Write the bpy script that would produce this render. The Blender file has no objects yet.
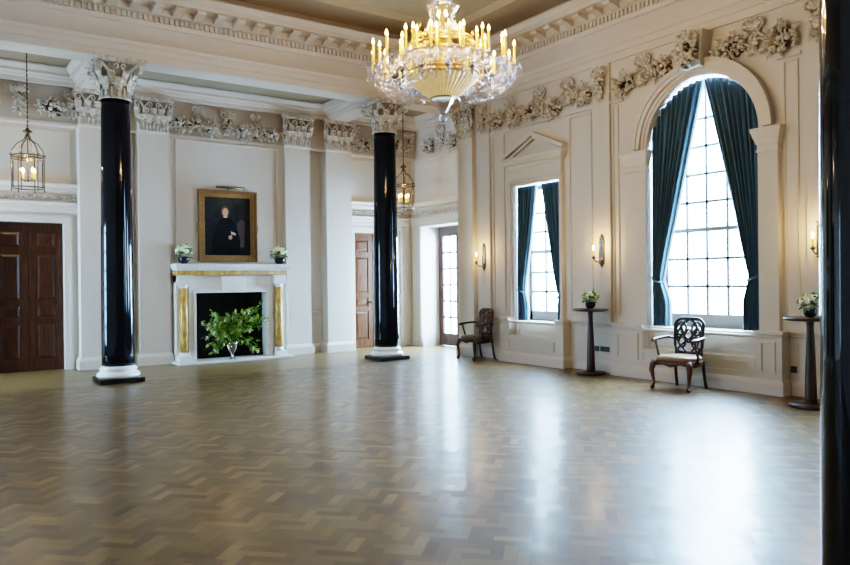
import bpy, math, random
from math import sin, cos, pi, sqrt, radians
from mathutils import Vector, Matrix

random.seed(7)
COL = bpy.context.scene.collection

# ------------------------------------------------------------------ helpers
class MB:
    """collects shapes that make ONE mesh object"""
    def __init__(s): s.v = []; s.f = []; s.m = []; s.s = []
    def add(s, vs, fs, mat=0, smooth=False):
        b = len(s.v); s.v += [tuple(v) for v in vs]
        for f in fs:
            s.f.append(tuple(b + i for i in f)); s.m.append(mat); s.s.append(smooth)
        return s
    def box(s, x0, x1, y0, y1, z0, z1, mat=0):
        vs = [(x, y, z) for z in (z0, z1) for y in (y0, y1) for x in (x0, x1)]
        return s.add(vs, [(0, 2, 3, 1), (4, 5, 7, 6), (0, 1, 5, 4), (2, 6, 7, 3), (0, 4, 6, 2), (1, 3, 7, 5)], mat)
    def frustum(s, c, w0, d0, w1, d1, z0, z1, mat=0):
        x, y = c; vs = []
        for w, d, z in ((w0, d0, z0), (w1, d1, z1)):
            vs += [(x - w, y - d, z), (x + w, y - d, z), (x + w, y + d, z), (x - w, y + d, z)]
        return s.add(vs, [(3, 2, 1, 0), (4, 5, 6, 7), (0, 1, 5, 4), (1, 2, 6, 5), (2, 3, 7, 6), (3, 0, 4, 7)], mat)
    def prism(s, poly, fn, d0, d1, mat=0, smooth=False):
        n = len(poly)
        vs = [fn(p[0], p[1], d0) for p in poly] + [fn(p[0], p[1], d1) for p in poly]
        fs = [tuple(range(n)), tuple(range(2 * n - 1, n - 1, -1))]
        fs += [(i, i + n, (i + 1) % n + n, (i + 1) % n) for i in range(n)]
        return s.add(vs, fs, mat, smooth)
    def lathe(s, prof, c=(0, 0, 0), seg=24, mat=0, smooth=True, sx=1, sy=1, rib=0, ribn=0, cap=True):
        vs = []; fs = []; n = len(prof)
        for r, z in prof:
            for k in range(seg):
                a = 2 * pi * k / seg
                rr = r * (1 + (rib * cos(ribn * a) if ribn else 0))
                vs.append((c[0] + rr * cos(a) * sx, c[1] + rr * sin(a) * sy, c[2] + z))
        for i in range(n - 1):
            for k in range(seg):
                k2 = (k + 1) % seg
                fs.append((i * seg + k, i * seg + k2, (i + 1) * seg + k2, (i + 1) * seg + k))
        s.add(vs, fs, mat, smooth)
        if cap:
            b = len(s.v) - n * seg
            for i, rev in ((0, True), (n - 1, False)):
                if prof[i][0] > 1e-4:
                    idx = [b + i * seg + k for k in range(seg)]
                    s.f.append(tuple(idx[::-1] if rev else idx)); s.m.append(mat); s.s.append(False)
        return s
    def tube(s, pts, rad, seg=8, mat=0, smooth=True, closed=False, flat=1.0):
        pts = [Vector(p) for p in pts]; n = len(pts)
        if not isinstance(rad, (list, tuple)): rad = [rad] * n
        vs = []; fs = []; up = Vector((0, 0, 1)); prev = None
        for i, p in enumerate(pts):
            if closed: t = pts[(i + 1) % n] - pts[i - 1]
            else: t = pts[min(i + 1, n - 1)] - pts[max(i - 1, 0)]
            t.normalize()
            if prev is None:
                a = up if abs(t.z) < .9 else Vector((1, 0, 0))
                x = t.cross(a).normalized()
            else:
                x = (prev - t * prev.dot(t)).normalized()
            prev = x; y = t.cross(x)
            for k in range(seg):
                a = 2 * pi * k / seg
                vs.append(p + x * (cos(a) * rad[i]) + y * (sin(a) * rad[i] * flat))
        m = n if closed else n - 1
        for i in range(m):
            j = (i + 1) % n
            for k in range(seg):
                k2 = (k + 1) % seg
                fs.append((i * seg + k, i * seg + k2, j * seg + k2, j * seg + k))
        if not closed:
            fs.append(tuple(range(seg - 1, -1, -1))); fs.append(tuple((n - 1) * seg + k for k in range(seg)))
        return s.add(vs, fs, mat, smooth)
    def ball(s, c, r, seg=8, rings=5, mat=0, rot=None):
        if not isinstance(r, (list, tuple)): r = (r, r, r)
        vs = []; fs = []; c = Vector(c)
        for i in range(rings + 1):
            t = pi * i / rings
            for k in range(seg):
                a = 2 * pi * k / seg
                p = Vector((r[0] * sin(t) * cos(a), r[1] * sin(t) * sin(a), r[2] * cos(t)))
                if rot is not None: p = rot @ p
                vs.append(c + p)
        for i in range(rings):
            for k in range(seg):
                k2 = (k + 1) % seg
                fs.append((i * seg + k, (i + 1) * seg + k, (i + 1) * seg + k2, i * seg + k2))
        return s.add(vs, fs, mat, True)
    def sweep(s, path, prof, closed=False, mat=0):
        """profile of (out, z) run along an XY path; out is to the left of travel; ends are capped"""
        prof = [(-.008 if abs(o) < 1e-6 else o, z) for o, z in prof]
        n = len(path); m = len(prof); vs = []; fs = []
        for i in range(n):
            p = Vector(path[i])
            def nrm(a, b):
                d = (Vector(b) - Vector(a)).normalized(); return Vector((-d.y, d.x))
            ns = []
            if closed or i > 0: ns.append(nrm(path[i - 1], path[i]))
            if closed or i < n - 1: ns.append(nrm(path[i], path[(i + 1) % n]))
            if len(ns) == 2:
                a = ns[0] + ns[1]; a = a / max(.2, (1 + ns[0].dot(ns[1])))
            else: a = ns[0]
            for o, z in prof: vs.append((p.x + a.x * o, p.y + a.y * o, z))
        for i in range(n if closed else n - 1):
            j = (i + 1) % n
            for k in range(m):
                k2 = (k + 1) % m
                fs.append((i * m + k, j * m + k, j * m + k2, i * m + k2))
        if not closed:
            fs.append(tuple(range(m))); fs.append(tuple((n - 1) * m + k for k in range(m - 1, -1, -1)))
        return s.add(vs, fs, mat)
    def xform(s, M):
        s.v = [tuple(M @ Vector(v)) for v in s.v]; return s
    def join(s, o, M=None, mat=None):
        b = len(s.v)
        s.v += [tuple(M @ Vector(v)) if M is not None else v for v in o.v]
        s.f += [tuple(b + i for i in f) for f in o.f]
        s.m += o.m if mat is None else [mat] * len(o.m); s.s += o.s
        return s
    def mesh(s, name, mats):
        me = bpy.data.meshes.new(name); me.from_pydata(s.v, [], s.f)
        for m in (mats if isinstance(mats, (list, tuple)) else [mats]): me.materials.append(m)
        me.polygons.foreach_set('material_index', s.m); me.polygons.foreach_set('use_smooth', s.s)
        me.update(); return me
    def build(s, name, mats, parent=None, bevel=0, fix=True):
        me = s.mesh(name, mats)
        if fix:
            import bmesh
            bm = bmesh.new(); bm.from_mesh(me); bmesh.ops.recalc_face_normals(bm, faces=bm.faces); bm.to_mesh(me); bm.free()
        o = bpy.data.objects.new(name, me); COL.objects.link(o); o.parent = parent
        if bevel:
            md = o.modifiers.new('bevel', 'BEVEL'); md.width = bevel; md.segments = 2; md.limit_method = 'ANGLE'; md.angle_limit = radians(40)
        return o

def thing(name, label, cat, loc=(0, 0, 0), rz=0, group=None):
    o = bpy.data.objects.new(name, None); COL.objects.link(o)
    o.location = loc; o.rotation_euler = (0, 0, rz); o.empty_display_size = .1
    o['label'] = label; o['category'] = cat
    if group: o['group'] = group
    return o
def tag(o, label, cat, group=None):
    o['label'] = label; o['category'] = cat
    if group: o['group'] = group
    return o
def struct(o): o['kind'] = 'structure'; return o
def copy_tree(o, parent=None):
    c = o.copy(); COL.objects.link(c); c.parent = parent
    for ch in list(o.children): copy_tree(ch, c)
    return c

# ------------------------------------------------------------------ materials
def mat(name, col, rough=.5, metal=0, var=0, scale=6, bump=0, bscale=40, spec=.5, coat=0, stretch=(1, 1, 1), col2=None):
    m = bpy.data.materials.new(name); m.use_nodes = True
    nt = m.node_tree; b = nt.nodes['Principled BSDF']
    b.inputs['Roughness'].default_value = rough; b.inputs['Metallic'].default_value = metal
    b.inputs['Specular IOR Level'].default_value = spec; b.inputs['Coat Weight'].default_value = coat
    tc = nt.nodes.new('ShaderNodeTexCoord'); mp = nt.nodes.new('ShaderNodeMapping'); mp.inputs['Scale'].default_value = stretch
    nt.links.new(tc.outputs['Object'], mp.inputs['Vector'])
    no = nt.nodes.new('ShaderNodeTexNoise'); no.inputs['Scale'].default_value = scale; no.inputs['Detail'].default_value = 5
    nt.links.new(mp.outputs['Vector'], no.inputs['Vector'])
    rp = nt.nodes.new('ShaderNodeValToRGB')
    c2 = col2 if col2 else tuple(c * (1 - var) for c in col)
    rp.color_ramp.elements[0].position = .35; rp.color_ramp.elements[1].position = .65
    rp.color_ramp.elements[0].color = (*c2, 1); rp.color_ramp.elements[1].color = (*col, 1)
    nt.links.new(no.outputs['Fac'], rp.inputs['Fac']); nt.links.new(rp.outputs['Color'], b.inputs['Base Color'])
    if bump:
        n2 = nt.nodes.new('ShaderNodeTexNoise'); n2.inputs['Scale'].default_value = bscale
        nt.links.new(mp.outputs['Vector'], n2.inputs['Vector'])
        bp = nt.nodes.new('ShaderNodeBump'); bp.inputs['Strength'].default_value = bump; bp.inputs['Distance'].default_value = .01
        nt.links.new(n2.outputs['Fac'], bp.inputs['Height']); nt.links.new(bp.outputs['Normal'], b.inputs['Normal'])
    return m
def emis(name, col, st):
    m = bpy.data.materials.new(name); m.use_nodes = True; nt = m.node_tree
    b = nt.nodes['Principled BSDF']; b.inputs['Base Color'].default_value = (*col, 1)
    b.inputs['Emission Color'].default_value = (*col, 1); b.inputs['Emission Strength'].default_value = st
    return m
def glassy(name, col=(1, 1, 1), refl=.12, rough=.02, fres=True):
    m = bpy.data.materials.new(name); m.use_nodes = True; nt = m.node_tree
    for n in list(nt.nodes):
        if n.type != 'OUTPUT_MATERIAL': nt.nodes.remove(n)
    out = [n for n in nt.nodes if n.type == 'OUTPUT_MATERIAL'][0]
    t = nt.nodes.new('ShaderNodeBsdfTransparent'); t.inputs['Color'].default_value = (*col, 1)
    g = nt.nodes.new('ShaderNodeBsdfGlossy'); g.inputs['Roughness'].default_value = rough
    mx = nt.nodes.new('ShaderNodeMixShader')
    if fres:
        fr = nt.nodes.new('ShaderNodeLayerWeight'); fr.inputs['Blend'].default_value = refl
        nt.links.new(fr.outputs['Fresnel'], mx.inputs['Fac'])
    else: mx.inputs['Fac'].default_value = refl
    nt.links.new(t.outputs['BSDF'], mx.inputs[1]); nt.links.new(g.outputs['BSDF'], mx.inputs[2])
    nt.links.new(mx.outputs['Shader'], out.inputs['Surface'])
    return m

M = {}
M['wall'] = mat('cream_wall_paint', (.62, .558, .485), .55, var=.03, scale=1.5, spec=.3)
M['trim'] = mat('ivory_trim_paint', (.63, .56, .485), .45, var=.03, scale=2, spec=.35)
M['carve'] = mat('carved_plaster', (.66, .59, .50), .6, var=.42, scale=16, spec=.2)
M['capgrime'] = mat('shaded_capital_bell', (.36, .29, .22), .7, var=.3, scale=20, spec=.1)  # shade between the capital leaves, painted into the bell colour
M['grime'] = mat('dark_recess_grime', (.19, .145, .095), .8, var=.4, scale=20, spec=.1)  # dark colour standing in for shadow in the gaps of the carving
M['ground'] = mat('frieze_ground', (.50, .435, .36), .6, var=.05, scale=3, spec=.2)
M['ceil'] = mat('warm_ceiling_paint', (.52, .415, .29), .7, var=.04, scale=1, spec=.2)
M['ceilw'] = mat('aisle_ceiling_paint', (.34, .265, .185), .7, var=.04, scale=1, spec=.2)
M['black'] = mat('black_marble', (.003, .006, .011), .07, var=.5, scale=5, spec=.32)
M['plinth'] = mat('black_plinth_marble', (.012, .016, .016), .25, var=.5, scale=8)
M['stone'] = mat('white_marble', (.80, .79, .76), .3, var=.08, scale=5)
M['siena'] = mat('siena_marble', (.66, .43, .12), .25, scale=14, col2=(.42, .21, .05), stretch=(1, 1, .5))
M['soot'] = mat('sooty_firebox', (.012, .012, .013), .8, var=.4, scale=8)
M['iron'] = mat('dark_iron', (.03, .028, .027), .5, metal=.6, var=.2)
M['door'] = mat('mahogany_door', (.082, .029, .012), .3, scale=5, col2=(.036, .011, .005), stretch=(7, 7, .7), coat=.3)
M['door2'] = mat('polished_brown_door', (.19, .080, .034), .25, scale=5, col2=(.11, .042, .018), stretch=(7, 7, .7), coat=.3)  # same wood as the dark doors, with the light on it painted in
M['fdoor'] = mat('french_door_wood', (.13, .07, .05), .35, scale=5, col2=(.08, .04, .03), stretch=(7, 7, .8))
M['winf'] = mat('window_frame_paint', (.22, .185, .155), .45, var=.1, scale=4)
M['velvet'] = mat('teal_velvet', (.060, .130, .188), .75, var=.3, scale=3, spec=.2, stretch=(6, 6, .4))
M['velvet'].node_tree.nodes['Principled BSDF'].inputs['Sheen Weight'].default_value = .5
M['lining'] = mat('pale_curtain_edge', (.40, .50, .55), .8, var=.1, scale=5, spec=.1)
M['gilt'] = mat('gilt_frame', (.25, .155, .06), .42, metal=.6, var=.4, scale=30, bump=.5, bscale=60)
M['brass'] = mat('aged_brass', (.15, .105, .055), .36, metal=.9, var=.3, scale=20)
M['gold'] = mat('bright_gold', (.55, .35, .13), .32, metal=.9, var=.2, scale=20)
M['silver'] = mat('silvered_glass', (.55, .58, .62), .12, metal=1, var=.1)
M['dwood'] = mat('dark_walnut', (.055, .028, .016), .3, scale=6, col2=(.025, .012, .007), stretch=(6, 6, .7), coat=.2)
M['chair'] = mat('carved_walnut', (.12, .052, .024), .42, scale=9, col2=(.05, .02, .01), stretch=(4, 4, 1))
M['chairblk'] = mat('ebonised_wood', (.032, .017, .011), .4, scale=9, col2=(.018, .009, .006))
M['leather'] = mat('tan_leather', (.36, .20, .095), .45, var=.25, scale=6, bump=.2)
M['leatherd'] = mat('brown_leather', (.13, .085, .055), .45, var=.25, scale=6, bump=.2)
M['leaf'] = mat('green_leaf', (.20, .36, .07), .5, scale=6, col2=(.07, .17, .03))
M['leaf2'] = mat('lime_leaf', (.52, .64, .10), .5, scale=6, col2=(.28, .44, .06))
M['petal'] = mat('cream_petal', (.88, .90, .70), .6, var=.1, scale=10)
M['petalg'] = mat('green_white_petal', (.70, .82, .42), .6, var=.2, scale=10)
M['bowl'] = mat('dark_blue_bowl', (.02, .028, .05), .1, var=.3)
M['candle'] = emis('candle_tube', (1.0, .52, .10), .8)
M['bulb'] = emis('candle_bulb', (1.0, .70, .30), 14)
M['bulb2'] = emis('sconce_bulb', (1.0, .68, .28), 14)
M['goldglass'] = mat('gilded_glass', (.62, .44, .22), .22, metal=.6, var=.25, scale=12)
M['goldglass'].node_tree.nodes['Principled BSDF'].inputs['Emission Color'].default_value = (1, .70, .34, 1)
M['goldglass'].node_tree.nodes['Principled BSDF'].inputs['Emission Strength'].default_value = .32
M['crystal'] = glassy('cut_crystal', (.93, .95, 1), .20, .10, fres=False)
M['crystald'] = glassy('deep_crystal', (.42, .48, .62), .45, .05, fres=False)
M['pane'] = glassy('window_pane', (.97, .99, 1), .06, .01)
M['lampglass'] = glassy('lantern_glass', (1, 1, 1), .08, .01)
M['canvas'] = mat('dark_canvas', (.022, .026, .028), .7, scale=4, col2=(.010, .014, .017), spec=.15)
M['robe'] = mat('painted_black_robe', (.006, .010, .014), .7, var=.3, scale=8, spec=.15)
M['flesh'] = mat('painted_flesh', (.48, .29, .19), .5, var=.2, scale=20)
M['hairp'] = mat('painted_hair', (.06, .035, .02), .5, var=.3, scale=20)
M['cuff'] = mat('painted_linen', (.52, .47, .38), .5, var=.2, scale=20)
M['redp'] = mat('painted_chair_red', (.045, .022, .018), .5, var=.3, scale=9)
M['socket'] = mat('dark_bronze_plate', (.07, .075, .07), .35, metal=.5, var=.2)
M['pin'] = mat('socket_black', (.01, .01, .01), .5)

# parquet: random tone per block from a face attribute, grain along the block
def parquet():
    m = bpy.data.materials.new('herringbone_oak'); m.use_nodes = True; nt = m.node_tree; L = nt.links
    b = nt.nodes['Principled BSDF']
    at = nt.nodes.new('ShaderNodeAttribute'); at.attribute_name = 'tone'
    uv = nt.nodes.new('ShaderNodeUVMap'); uv.uv_map = 'UVMap'
    rp = nt.nodes.new('ShaderNodeValToRGB'); e = rp.color_ramp.elements
    e[0].position = 0; e[0].color = (.085, .043, .011, 1); e[1].position = 1; e[1].color = (.23, .138, .045, 1)
    x = e.new(.5); x.color = (.137, .078, .022, 1)
    L.new(at.outputs['Fac'], rp.inputs['Fac'])
    mp = nt.nodes.new('ShaderNodeMapping'); mp.inputs['Scale'].default_value = (1.5, 14, 1); L.new(uv.outputs['UV'], mp.inputs['Vector'])
    cb = nt.nodes.new('ShaderNodeCombineXYZ'); ml = nt.nodes.new('ShaderNodeMath'); ml.operation = 'MULTIPLY'; ml.inputs[1].default_value = 97
    L.new(at.outputs['Fac'], ml.inputs[0]); L.new(ml.outputs[0], cb.inputs[2]); L.new(ml.outputs[0], cb.inputs[0])
    va = nt.nodes.new('ShaderNodeVectorMath'); va.operation = 'ADD'; L.new(mp.outputs['Vector'], va.inputs[0]); L.new(cb.outputs[0], va.inputs[1])
    no = nt.nodes.new('ShaderNodeTexNoise'); no.inputs['Scale'].default_value = 2.0; no.inputs['Detail'].default_value = 4
    L.new(va.outputs[0], no.inputs['Vector'])
    mr = nt.nodes.new('ShaderNodeMapRange'); mr.inputs['From Min'].default_value = .3; mr.inputs['From Max'].default_value = .7
    mr.inputs['To Min'].default_value = .86; mr.inputs['To Max'].default_value = 1.12; L.new(no.outputs['Fac'], mr.inputs['Value'])
    mu = nt.nodes.new('ShaderNodeMix'); mu.data_type = 'RGBA'; mu.blend_type = 'MULTIPLY'; mu.inputs['Factor'].default_value = 1
    L.new(rp.outputs['Color'], mu.inputs['A'])
    cc = nt.nodes.new('ShaderNodeCombineColor')
    for k in range(3): L.new(mr.outputs['Result'], cc.inputs[k])
    L.new(cc.outputs['Color'], mu.inputs['B'])
    # joint lines from the block's own coordinates
    sp = nt.nodes.new('ShaderNodeSeparateXYZ'); L.new(uv.outputs['UV'], sp.inputs[0])
    def edge(o, w):
        a = nt.nodes.new('ShaderNodeMath'); a.operation = 'PINGPONG'; a.inputs[1].default_value = .5; L.new(o, a.inputs[0])
        c = nt.nodes.new('ShaderNodeMath'); c.operation = 'LESS_THAN'; c.inputs[1].default_value = w; L.new(a.outputs[0], c.inputs[0]); return c
    e1 = edge(sp.outputs['X'], .008); e2 = edge(sp.outputs['Y'], .03)
    mxm = nt.nodes.new('ShaderNodeMath'); mxm.operation = 'MAXIMUM'; L.new(e1.outputs[0], mxm.inputs[0]); L.new(e2.outputs[0], mxm.inputs[1])
    dk = nt.nodes.new('ShaderNodeMix'); dk.data_type = 'RGBA'; dk.blend_type = 'MIX'
    sc_ = nt.nodes.new('ShaderNodeMath'); sc_.operation = 'MULTIPLY'; sc_.inputs[1].default_value = .45; L.new(mxm.outputs[0], sc_.inputs[0])
    L.new(sc_.outputs[0], dk.inputs['Factor']); L.new(mu.outputs['Result'], dk.inputs['A']); dk.inputs['B'].default_value = (.09, .05, .025, 1)
    L.new(dk.outputs['Result'], b.inputs['Base Color'])
    rr = nt.nodes.new('ShaderNodeMapRange'); rr.inputs['To Min'].default_value = FLOOR_R[0]; rr.inputs['To Max'].default_value = FLOOR_R[1]
    L.new(no.outputs['Fac'], rr.inputs['Value']); L.new(rr.outputs['Result'], b.inputs['Roughness'])
    at2 = nt.nodes.new('ShaderNodeAttribute'); at2.attribute_name = 'tilt'
    ge = nt.nodes.new('ShaderNodeNewGeometry'); ad = nt.nodes.new('ShaderNodeVectorMath'); ad.operation = 'ADD'
    L.new(ge.outputs['Normal'], ad.inputs[0]); L.new(at2.outputs['Vector'], ad.inputs[1])
    nz = nt.nodes.new('ShaderNodeVectorMath'); nz.operation = 'NORMALIZE'; L.new(ad.outputs[0], nz.inputs[0])
    L.new(nz.outputs[0], b.inputs['Normal']); L.new(nz.outputs[0], b.inputs['Coat Normal'])
    b.inputs['Specular IOR Level'].default_value = .45
    b.inputs['Coat Weight'].default_value = .42; b.inputs['Coat Roughness'].default_value = .20; b.inputs['Specular Tint'].default_value = (.86, .92, 1, 1)
    return m
FLOOR_R = (.38, .52)
M['floor'] = parquet()

# ------------------------------------------------------------------ dimensions of the room (metres)
WX = 9.38          # face of the window wall
RX = 9.80          # face of the wall in the far corner recess
BY = 14.75         # back wall, deep face
PY = 14.45         # back wall, pilaster face
FB = 4.45          # bottom of the carved frieze
AZ = 5.10          # underside of the architrave
LX, NY = -1.5, -1.6
Z_AISLE, Z_MAIN = 5.42, 6.42
Y0, Y1 = 12.20, 12.64   # colonnade beam
YC = 12.42
CX = (2.60, 7.64)

# ------------------------------------------------------------------ floor
def make_floor():
    w = .076; n = 3
    vs = []; fs = []; tone = []; uvs = []; tilt = []
    c45 = cos(pi / 4); ox, oy = 4.3, 6.8
    rng = random.Random(3); R = int(22 / w / 1.3)
    def put(a, b, da, db):
        cx, cy = a + da / 2, b + db / 2
        px = ox + (cx - cy) * c45 * w; py = oy + (cx + cy) * c45 * w
        if not (LX - .2 < px < 10.6 and NY - .2 < py < 12.40): return
        k = len(vs)
        tx, ty = rng.uniform(-.0022, .0022), rng.uniform(-.0022, .0022)
        for (u, v) in ((0, 0), (1, 0), (1, 1), (0, 1)):
            x = a + da * u; y = b + db * v
            wx, wy = (x - y) * c45 * w, (x + y) * c45 * w
            vs.append((ox + wx, oy + wy, 0))
        tilt.extend((tx * 7, ty * 7, 0)); fs.append((k, k + 1, k + 2, k + 3)); tone.append(min(1, max(0, rng.gauss(.5, .22))))
        uvs.extend([(0, 0), (1, 0), (1, 1), (0, 1)] if da > db else [(0, 1), (0, 0), (1, 0), (1, 1)])
    for k in range(-R, R):
        m0 = -R // (2 * n) - abs(k) // (2 * n) - 2
        for m in range(m0, -m0):
            a = k + 2 * n * m
            if -R < a < R:
                put(a, k, n, 1)
                put(a + n, k - n + 1, 1, n)
    # plain boards along the aisle behind the columns
    y = 12.19
    while y < 15.4:
        x = LX - .2 - rng.random()
        while x < 10.6:
            l = rng.uniform(.7, 1.3); k = len(vs)
            vs.extend([(x, y, .0004), (x + l, y, .0004), (x + l, y + .085, .0004), (x, y + .085, .0004)]); fs.append((k, k + 1, k + 2, k + 3))
            tone.append(min(1, max(0, rng.gauss(.8, .1)))); uvs.extend([(0, 0), (1, 0), (1, 1), (0, 1)]); tilt.extend((rng.uniform(-.004, .004), rng.uniform(-.004, .004), 0)); x += l
        y += .085
    me = bpy.data.meshes.new('floor'); me.from_pydata(vs, [], fs); me.materials.append(M['floor'])
    ul = me.uv_layers.new(name='UVMap'); ul.data.foreach_set('uv', [c for u in uvs for c in u])
    at = me.attributes.new('tone', 'FLOAT', 'FACE'); at.data.foreach_set('value', tone)
    a2 = me.attributes.new('tilt', 'FLOAT_VECTOR', 'FACE'); a2.data.foreach_set('vector', tilt)
    o = bpy.data.objects.new('floor', me); COL.objects.link(o); return struct(o)
make_floor()
subf = MB(); subf.box(LX - .3, 10.7, NY - .3, 15.4, -.12, -.01)
struct(subf.build('floor', M['dwood']))

# ------------------------------------------------------------------ walls
def wr(u, z, d): return (WX - d, u, z)             # right wall: u along Y, d into the room
def wb(u, z, d): return (u, BY - d, z)             # back wall
def strips(mb, fn, u0, u1, ztop, holes, d0, d1):
    """wall of prisms with openings: (ua, ub, z0, z1, arch_radius or 0)"""
    cur = u0
    for (a, b, z0, z1, r) in sorted(holes):
        mb.prism([(cur, 0), (a, 0), (a, ztop), (cur, ztop)], fn, d0, d1)
        if z0 > 0: mb.prism([(a, 0), (b, 0), (b, z0), (a, z0)], fn, d0, d1)
        if r:
            n = 28; c = (a + b) / 2
            for i in range(n):
                t0, t1 = pi - pi * i / n, pi - pi * (i + 1) / n
                p, q = (c + r * cos(t0), z1 + r * sin(t0)), (c + r * cos(t1), z1 + r * sin(t1))
                mb.prism([p, q, (q[0], ztop), (p[0], ztop)], fn, d0, d1)
        else: mb.prism([(a, z1), (b, z1), (b, ztop), (a, ztop)], fn, d0, d1)
        cur = b
    mb.prism([(cur, 0), (u1, 0), (u1, ztop), (cur, ztop)], fn, d0, d1)
    return mb

NA = (9.31, 10.52); NB = (2.62, 3.70); NZ = 3.335     # narrow windows; NB is unseen, added for its light
BW = (5.55, 7.40); BR = .925; BS = 3.565; BC = 6.475     # big arched window
w = strips(MB(), wr, NY, 12.2, Z_MAIN + .3, [(NA[0], NA[1], .50, NZ, 0), (NB[0], NB[1], .50, NZ, 0), (BW[0], BW[1], .47, BS, BR)], 0, -.6)
w.prism([(12.21, 0), (12.75, 0), (12.75, Z_AISLE), (12.21, Z_AISLE)], lambda u, z, d: (RX - d, u, z), 0, -.62)
w.prism([(12.75, 2.83), (14.30, 2.83), (14.30, Z_AISLE), (12.75, Z_AISLE)], lambda u, z, d: (RX - d, u, z), 0, -.62)
w.prism([(14.30, 0), (15.3, 0), (15.3, Z_AISLE), (14.30, Z_AISLE)], lambda u, z, d: (RX - d, u, z), 0, -.62)
struct(w.build('wall_right', M['wall']))
D1 = (1.04, 2.18); D2 = (8.22, 9.38); DZ = 2.68
FO = (4.43, 5.88, 1.37)
w = strips(MB(), wb, LX, RX, Z_AISLE + .1, [(D1[0], D1[1], 0, DZ, 0), (FO[0], FO[1], 0, FO[2], 0), (D2[0], D2[1], 0, DZ, 0)], 0, -.55)
struct(w.build('wall_back', M['wall']))
w = strips(MB(), lambda u, z, d: (LX + d, u, z), NY - .3, 15.3, Z_MAIN + .3, [(12.75, 14.30, 0, 2.83, 0)], 0, -.3); struct(w.build('wall_left', M['wall']))  # opening for a French door out of view, added for aisle daylight
lf_ = MB()
for a, b_ in ((12.76, 12.84), (13.48, 13.57), (14.21, 14.29)): lf_.box(LX - .25, LX - .19, a, b_, 0, 2.82)
for k in range(7): z = .28 + .40 * k; lf_.box(LX - .24, LX - .20, 12.84, 14.21, z - .02, z + .02)
lf_.box(LX - .24, LX - .20, 12.84, 14.21, 0, .28); ld_ = struct(lf_.build('door_4', M['fdoor']))  # added French door, unseen, lets daylight into the aisle
lf_ = MB(); lf_.add([(LX - .22, 12.8, .28), (LX - .22, 14.25, .28), (LX - .22, 14.25, 2.8), (LX - .22, 12.8, 2.8)], [(0, 1, 2, 3)]); lf_.build('door_pane', M['pane'], ld_, fix=False)
w = strips(MB(), lambda u, z, d: (u, NY - d, z), LX, 10.0, Z_MAIN + .3, [], 0, .3)
struct(w.build('wall_near', M['wall']))
# ceilings
c = MB(); c.box(LX - .3, 10.0, 1.0, Y1, Z_MAIN, Z_MAIN + .15)
c.sweep([(LX + .9, 2.1), (WX - .95, 2.1), (WX - .95, Y0 - .95), (LX + .9, Y0 - .95)], [(-.10, Z_MAIN + .01), (-.07, Z_MAIN - .05), (.0, Z_MAIN - .09), (.05, Z_MAIN - .05), (.10, Z_MAIN + .01)], closed=True)
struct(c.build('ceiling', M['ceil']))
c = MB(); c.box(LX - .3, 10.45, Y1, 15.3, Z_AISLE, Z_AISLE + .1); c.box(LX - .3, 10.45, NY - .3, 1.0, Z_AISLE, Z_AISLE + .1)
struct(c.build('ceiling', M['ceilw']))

NT = [0]
def trim(mb, m='trim', bevel=0, parent=None, name=None):
    if parent is None:
        NT[0] += 1; return struct(mb.build('trim_%d' % NT[0], M[m] if isinstance(m, str) else m, None, bevel))
    return mb.build(name, M[m] if isinstance(m, str) else m, parent, bevel)

# colonnade beams (far, near) and cross beams from the columns to the back wall
b = MB(); b.box(LX, WX + .05, Y0, Y1, AZ, Z_MAIN + .1); trim(b)
b = MB(); b.box(LX, WX + .05, .84, 1.27, AZ, Z_MAIN + .1); trim(b)
for x in CX:
    b = MB(); b.box(x - .22, x + .22, Y1, BY, AZ, Z_AISLE); trim(b)

# main entablature round the big ceiling
arch = [(0, AZ + .003), (.035, AZ + .003), (.035, AZ + .12), (.055, AZ + .125), (.055, 5.33), (.075, 5.34), (.10, 5.385), (.10, 5.40), (0, 5.42)]
corn = [(0, 5.68), (.03, 5.70), (.05, 5.75), (.05, 5.86), (.11, 5.88), (.11, 5.985), (.40, 5.99), (.40, 6.06), (.42, 6.07), (.49, 6.13), (.49, 6.15), (.30, 6.16), (.12, 6.30), (0, 6.44)]
ring = [(LX, 1.27), (WX, 1.27), (WX, Y0), (LX, Y0)]
t = MB(); t.sweep(ring, arch, closed=True); trim(t)
t = MB(); t.sweep(ring, corn, closed=True); trim(t)
# dentils and modillions (pattern inside the cornice)
t = MB(); n = int((WX - LX) / .082)
for i in range(n):
    x = LX + .05 + i * .082
    if x < WX - .1: t.box(x, x + .046, Y0 - .095, Y0 - .04, 5.765, 5.855)
n = int((Y0 - 1.27) / .082)
for i in range(n):
    y = 1.32 + i * .082
    if y < Y0 - .1: t.box(WX - .095, WX - .04, y, y + .046, 5.765, 5.855)
trim(t)
t = MB()
def modillion(fn):
    pr = [(.10, 5.985), (.36, 5.985), (.37, 5.955), (.34, 5.925), (.28, 5.93), (.20, 5.905), (.15, 5.885), (.10, 5.885)]
    t.prism(pr, fn, -.07, .07)
for i in range(33):
    x = LX + .3 + i * .335
    if x < WX - .5: modillion(lambda o, z, d, x=x: (x + d, Y0 - o, z))
for i in range(33):
    y = Y0 - .60 - i * .335
    if y > 1.8: modillion(lambda o, z, d, y=y: (WX - o, y + d, z))
trim(t)

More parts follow.
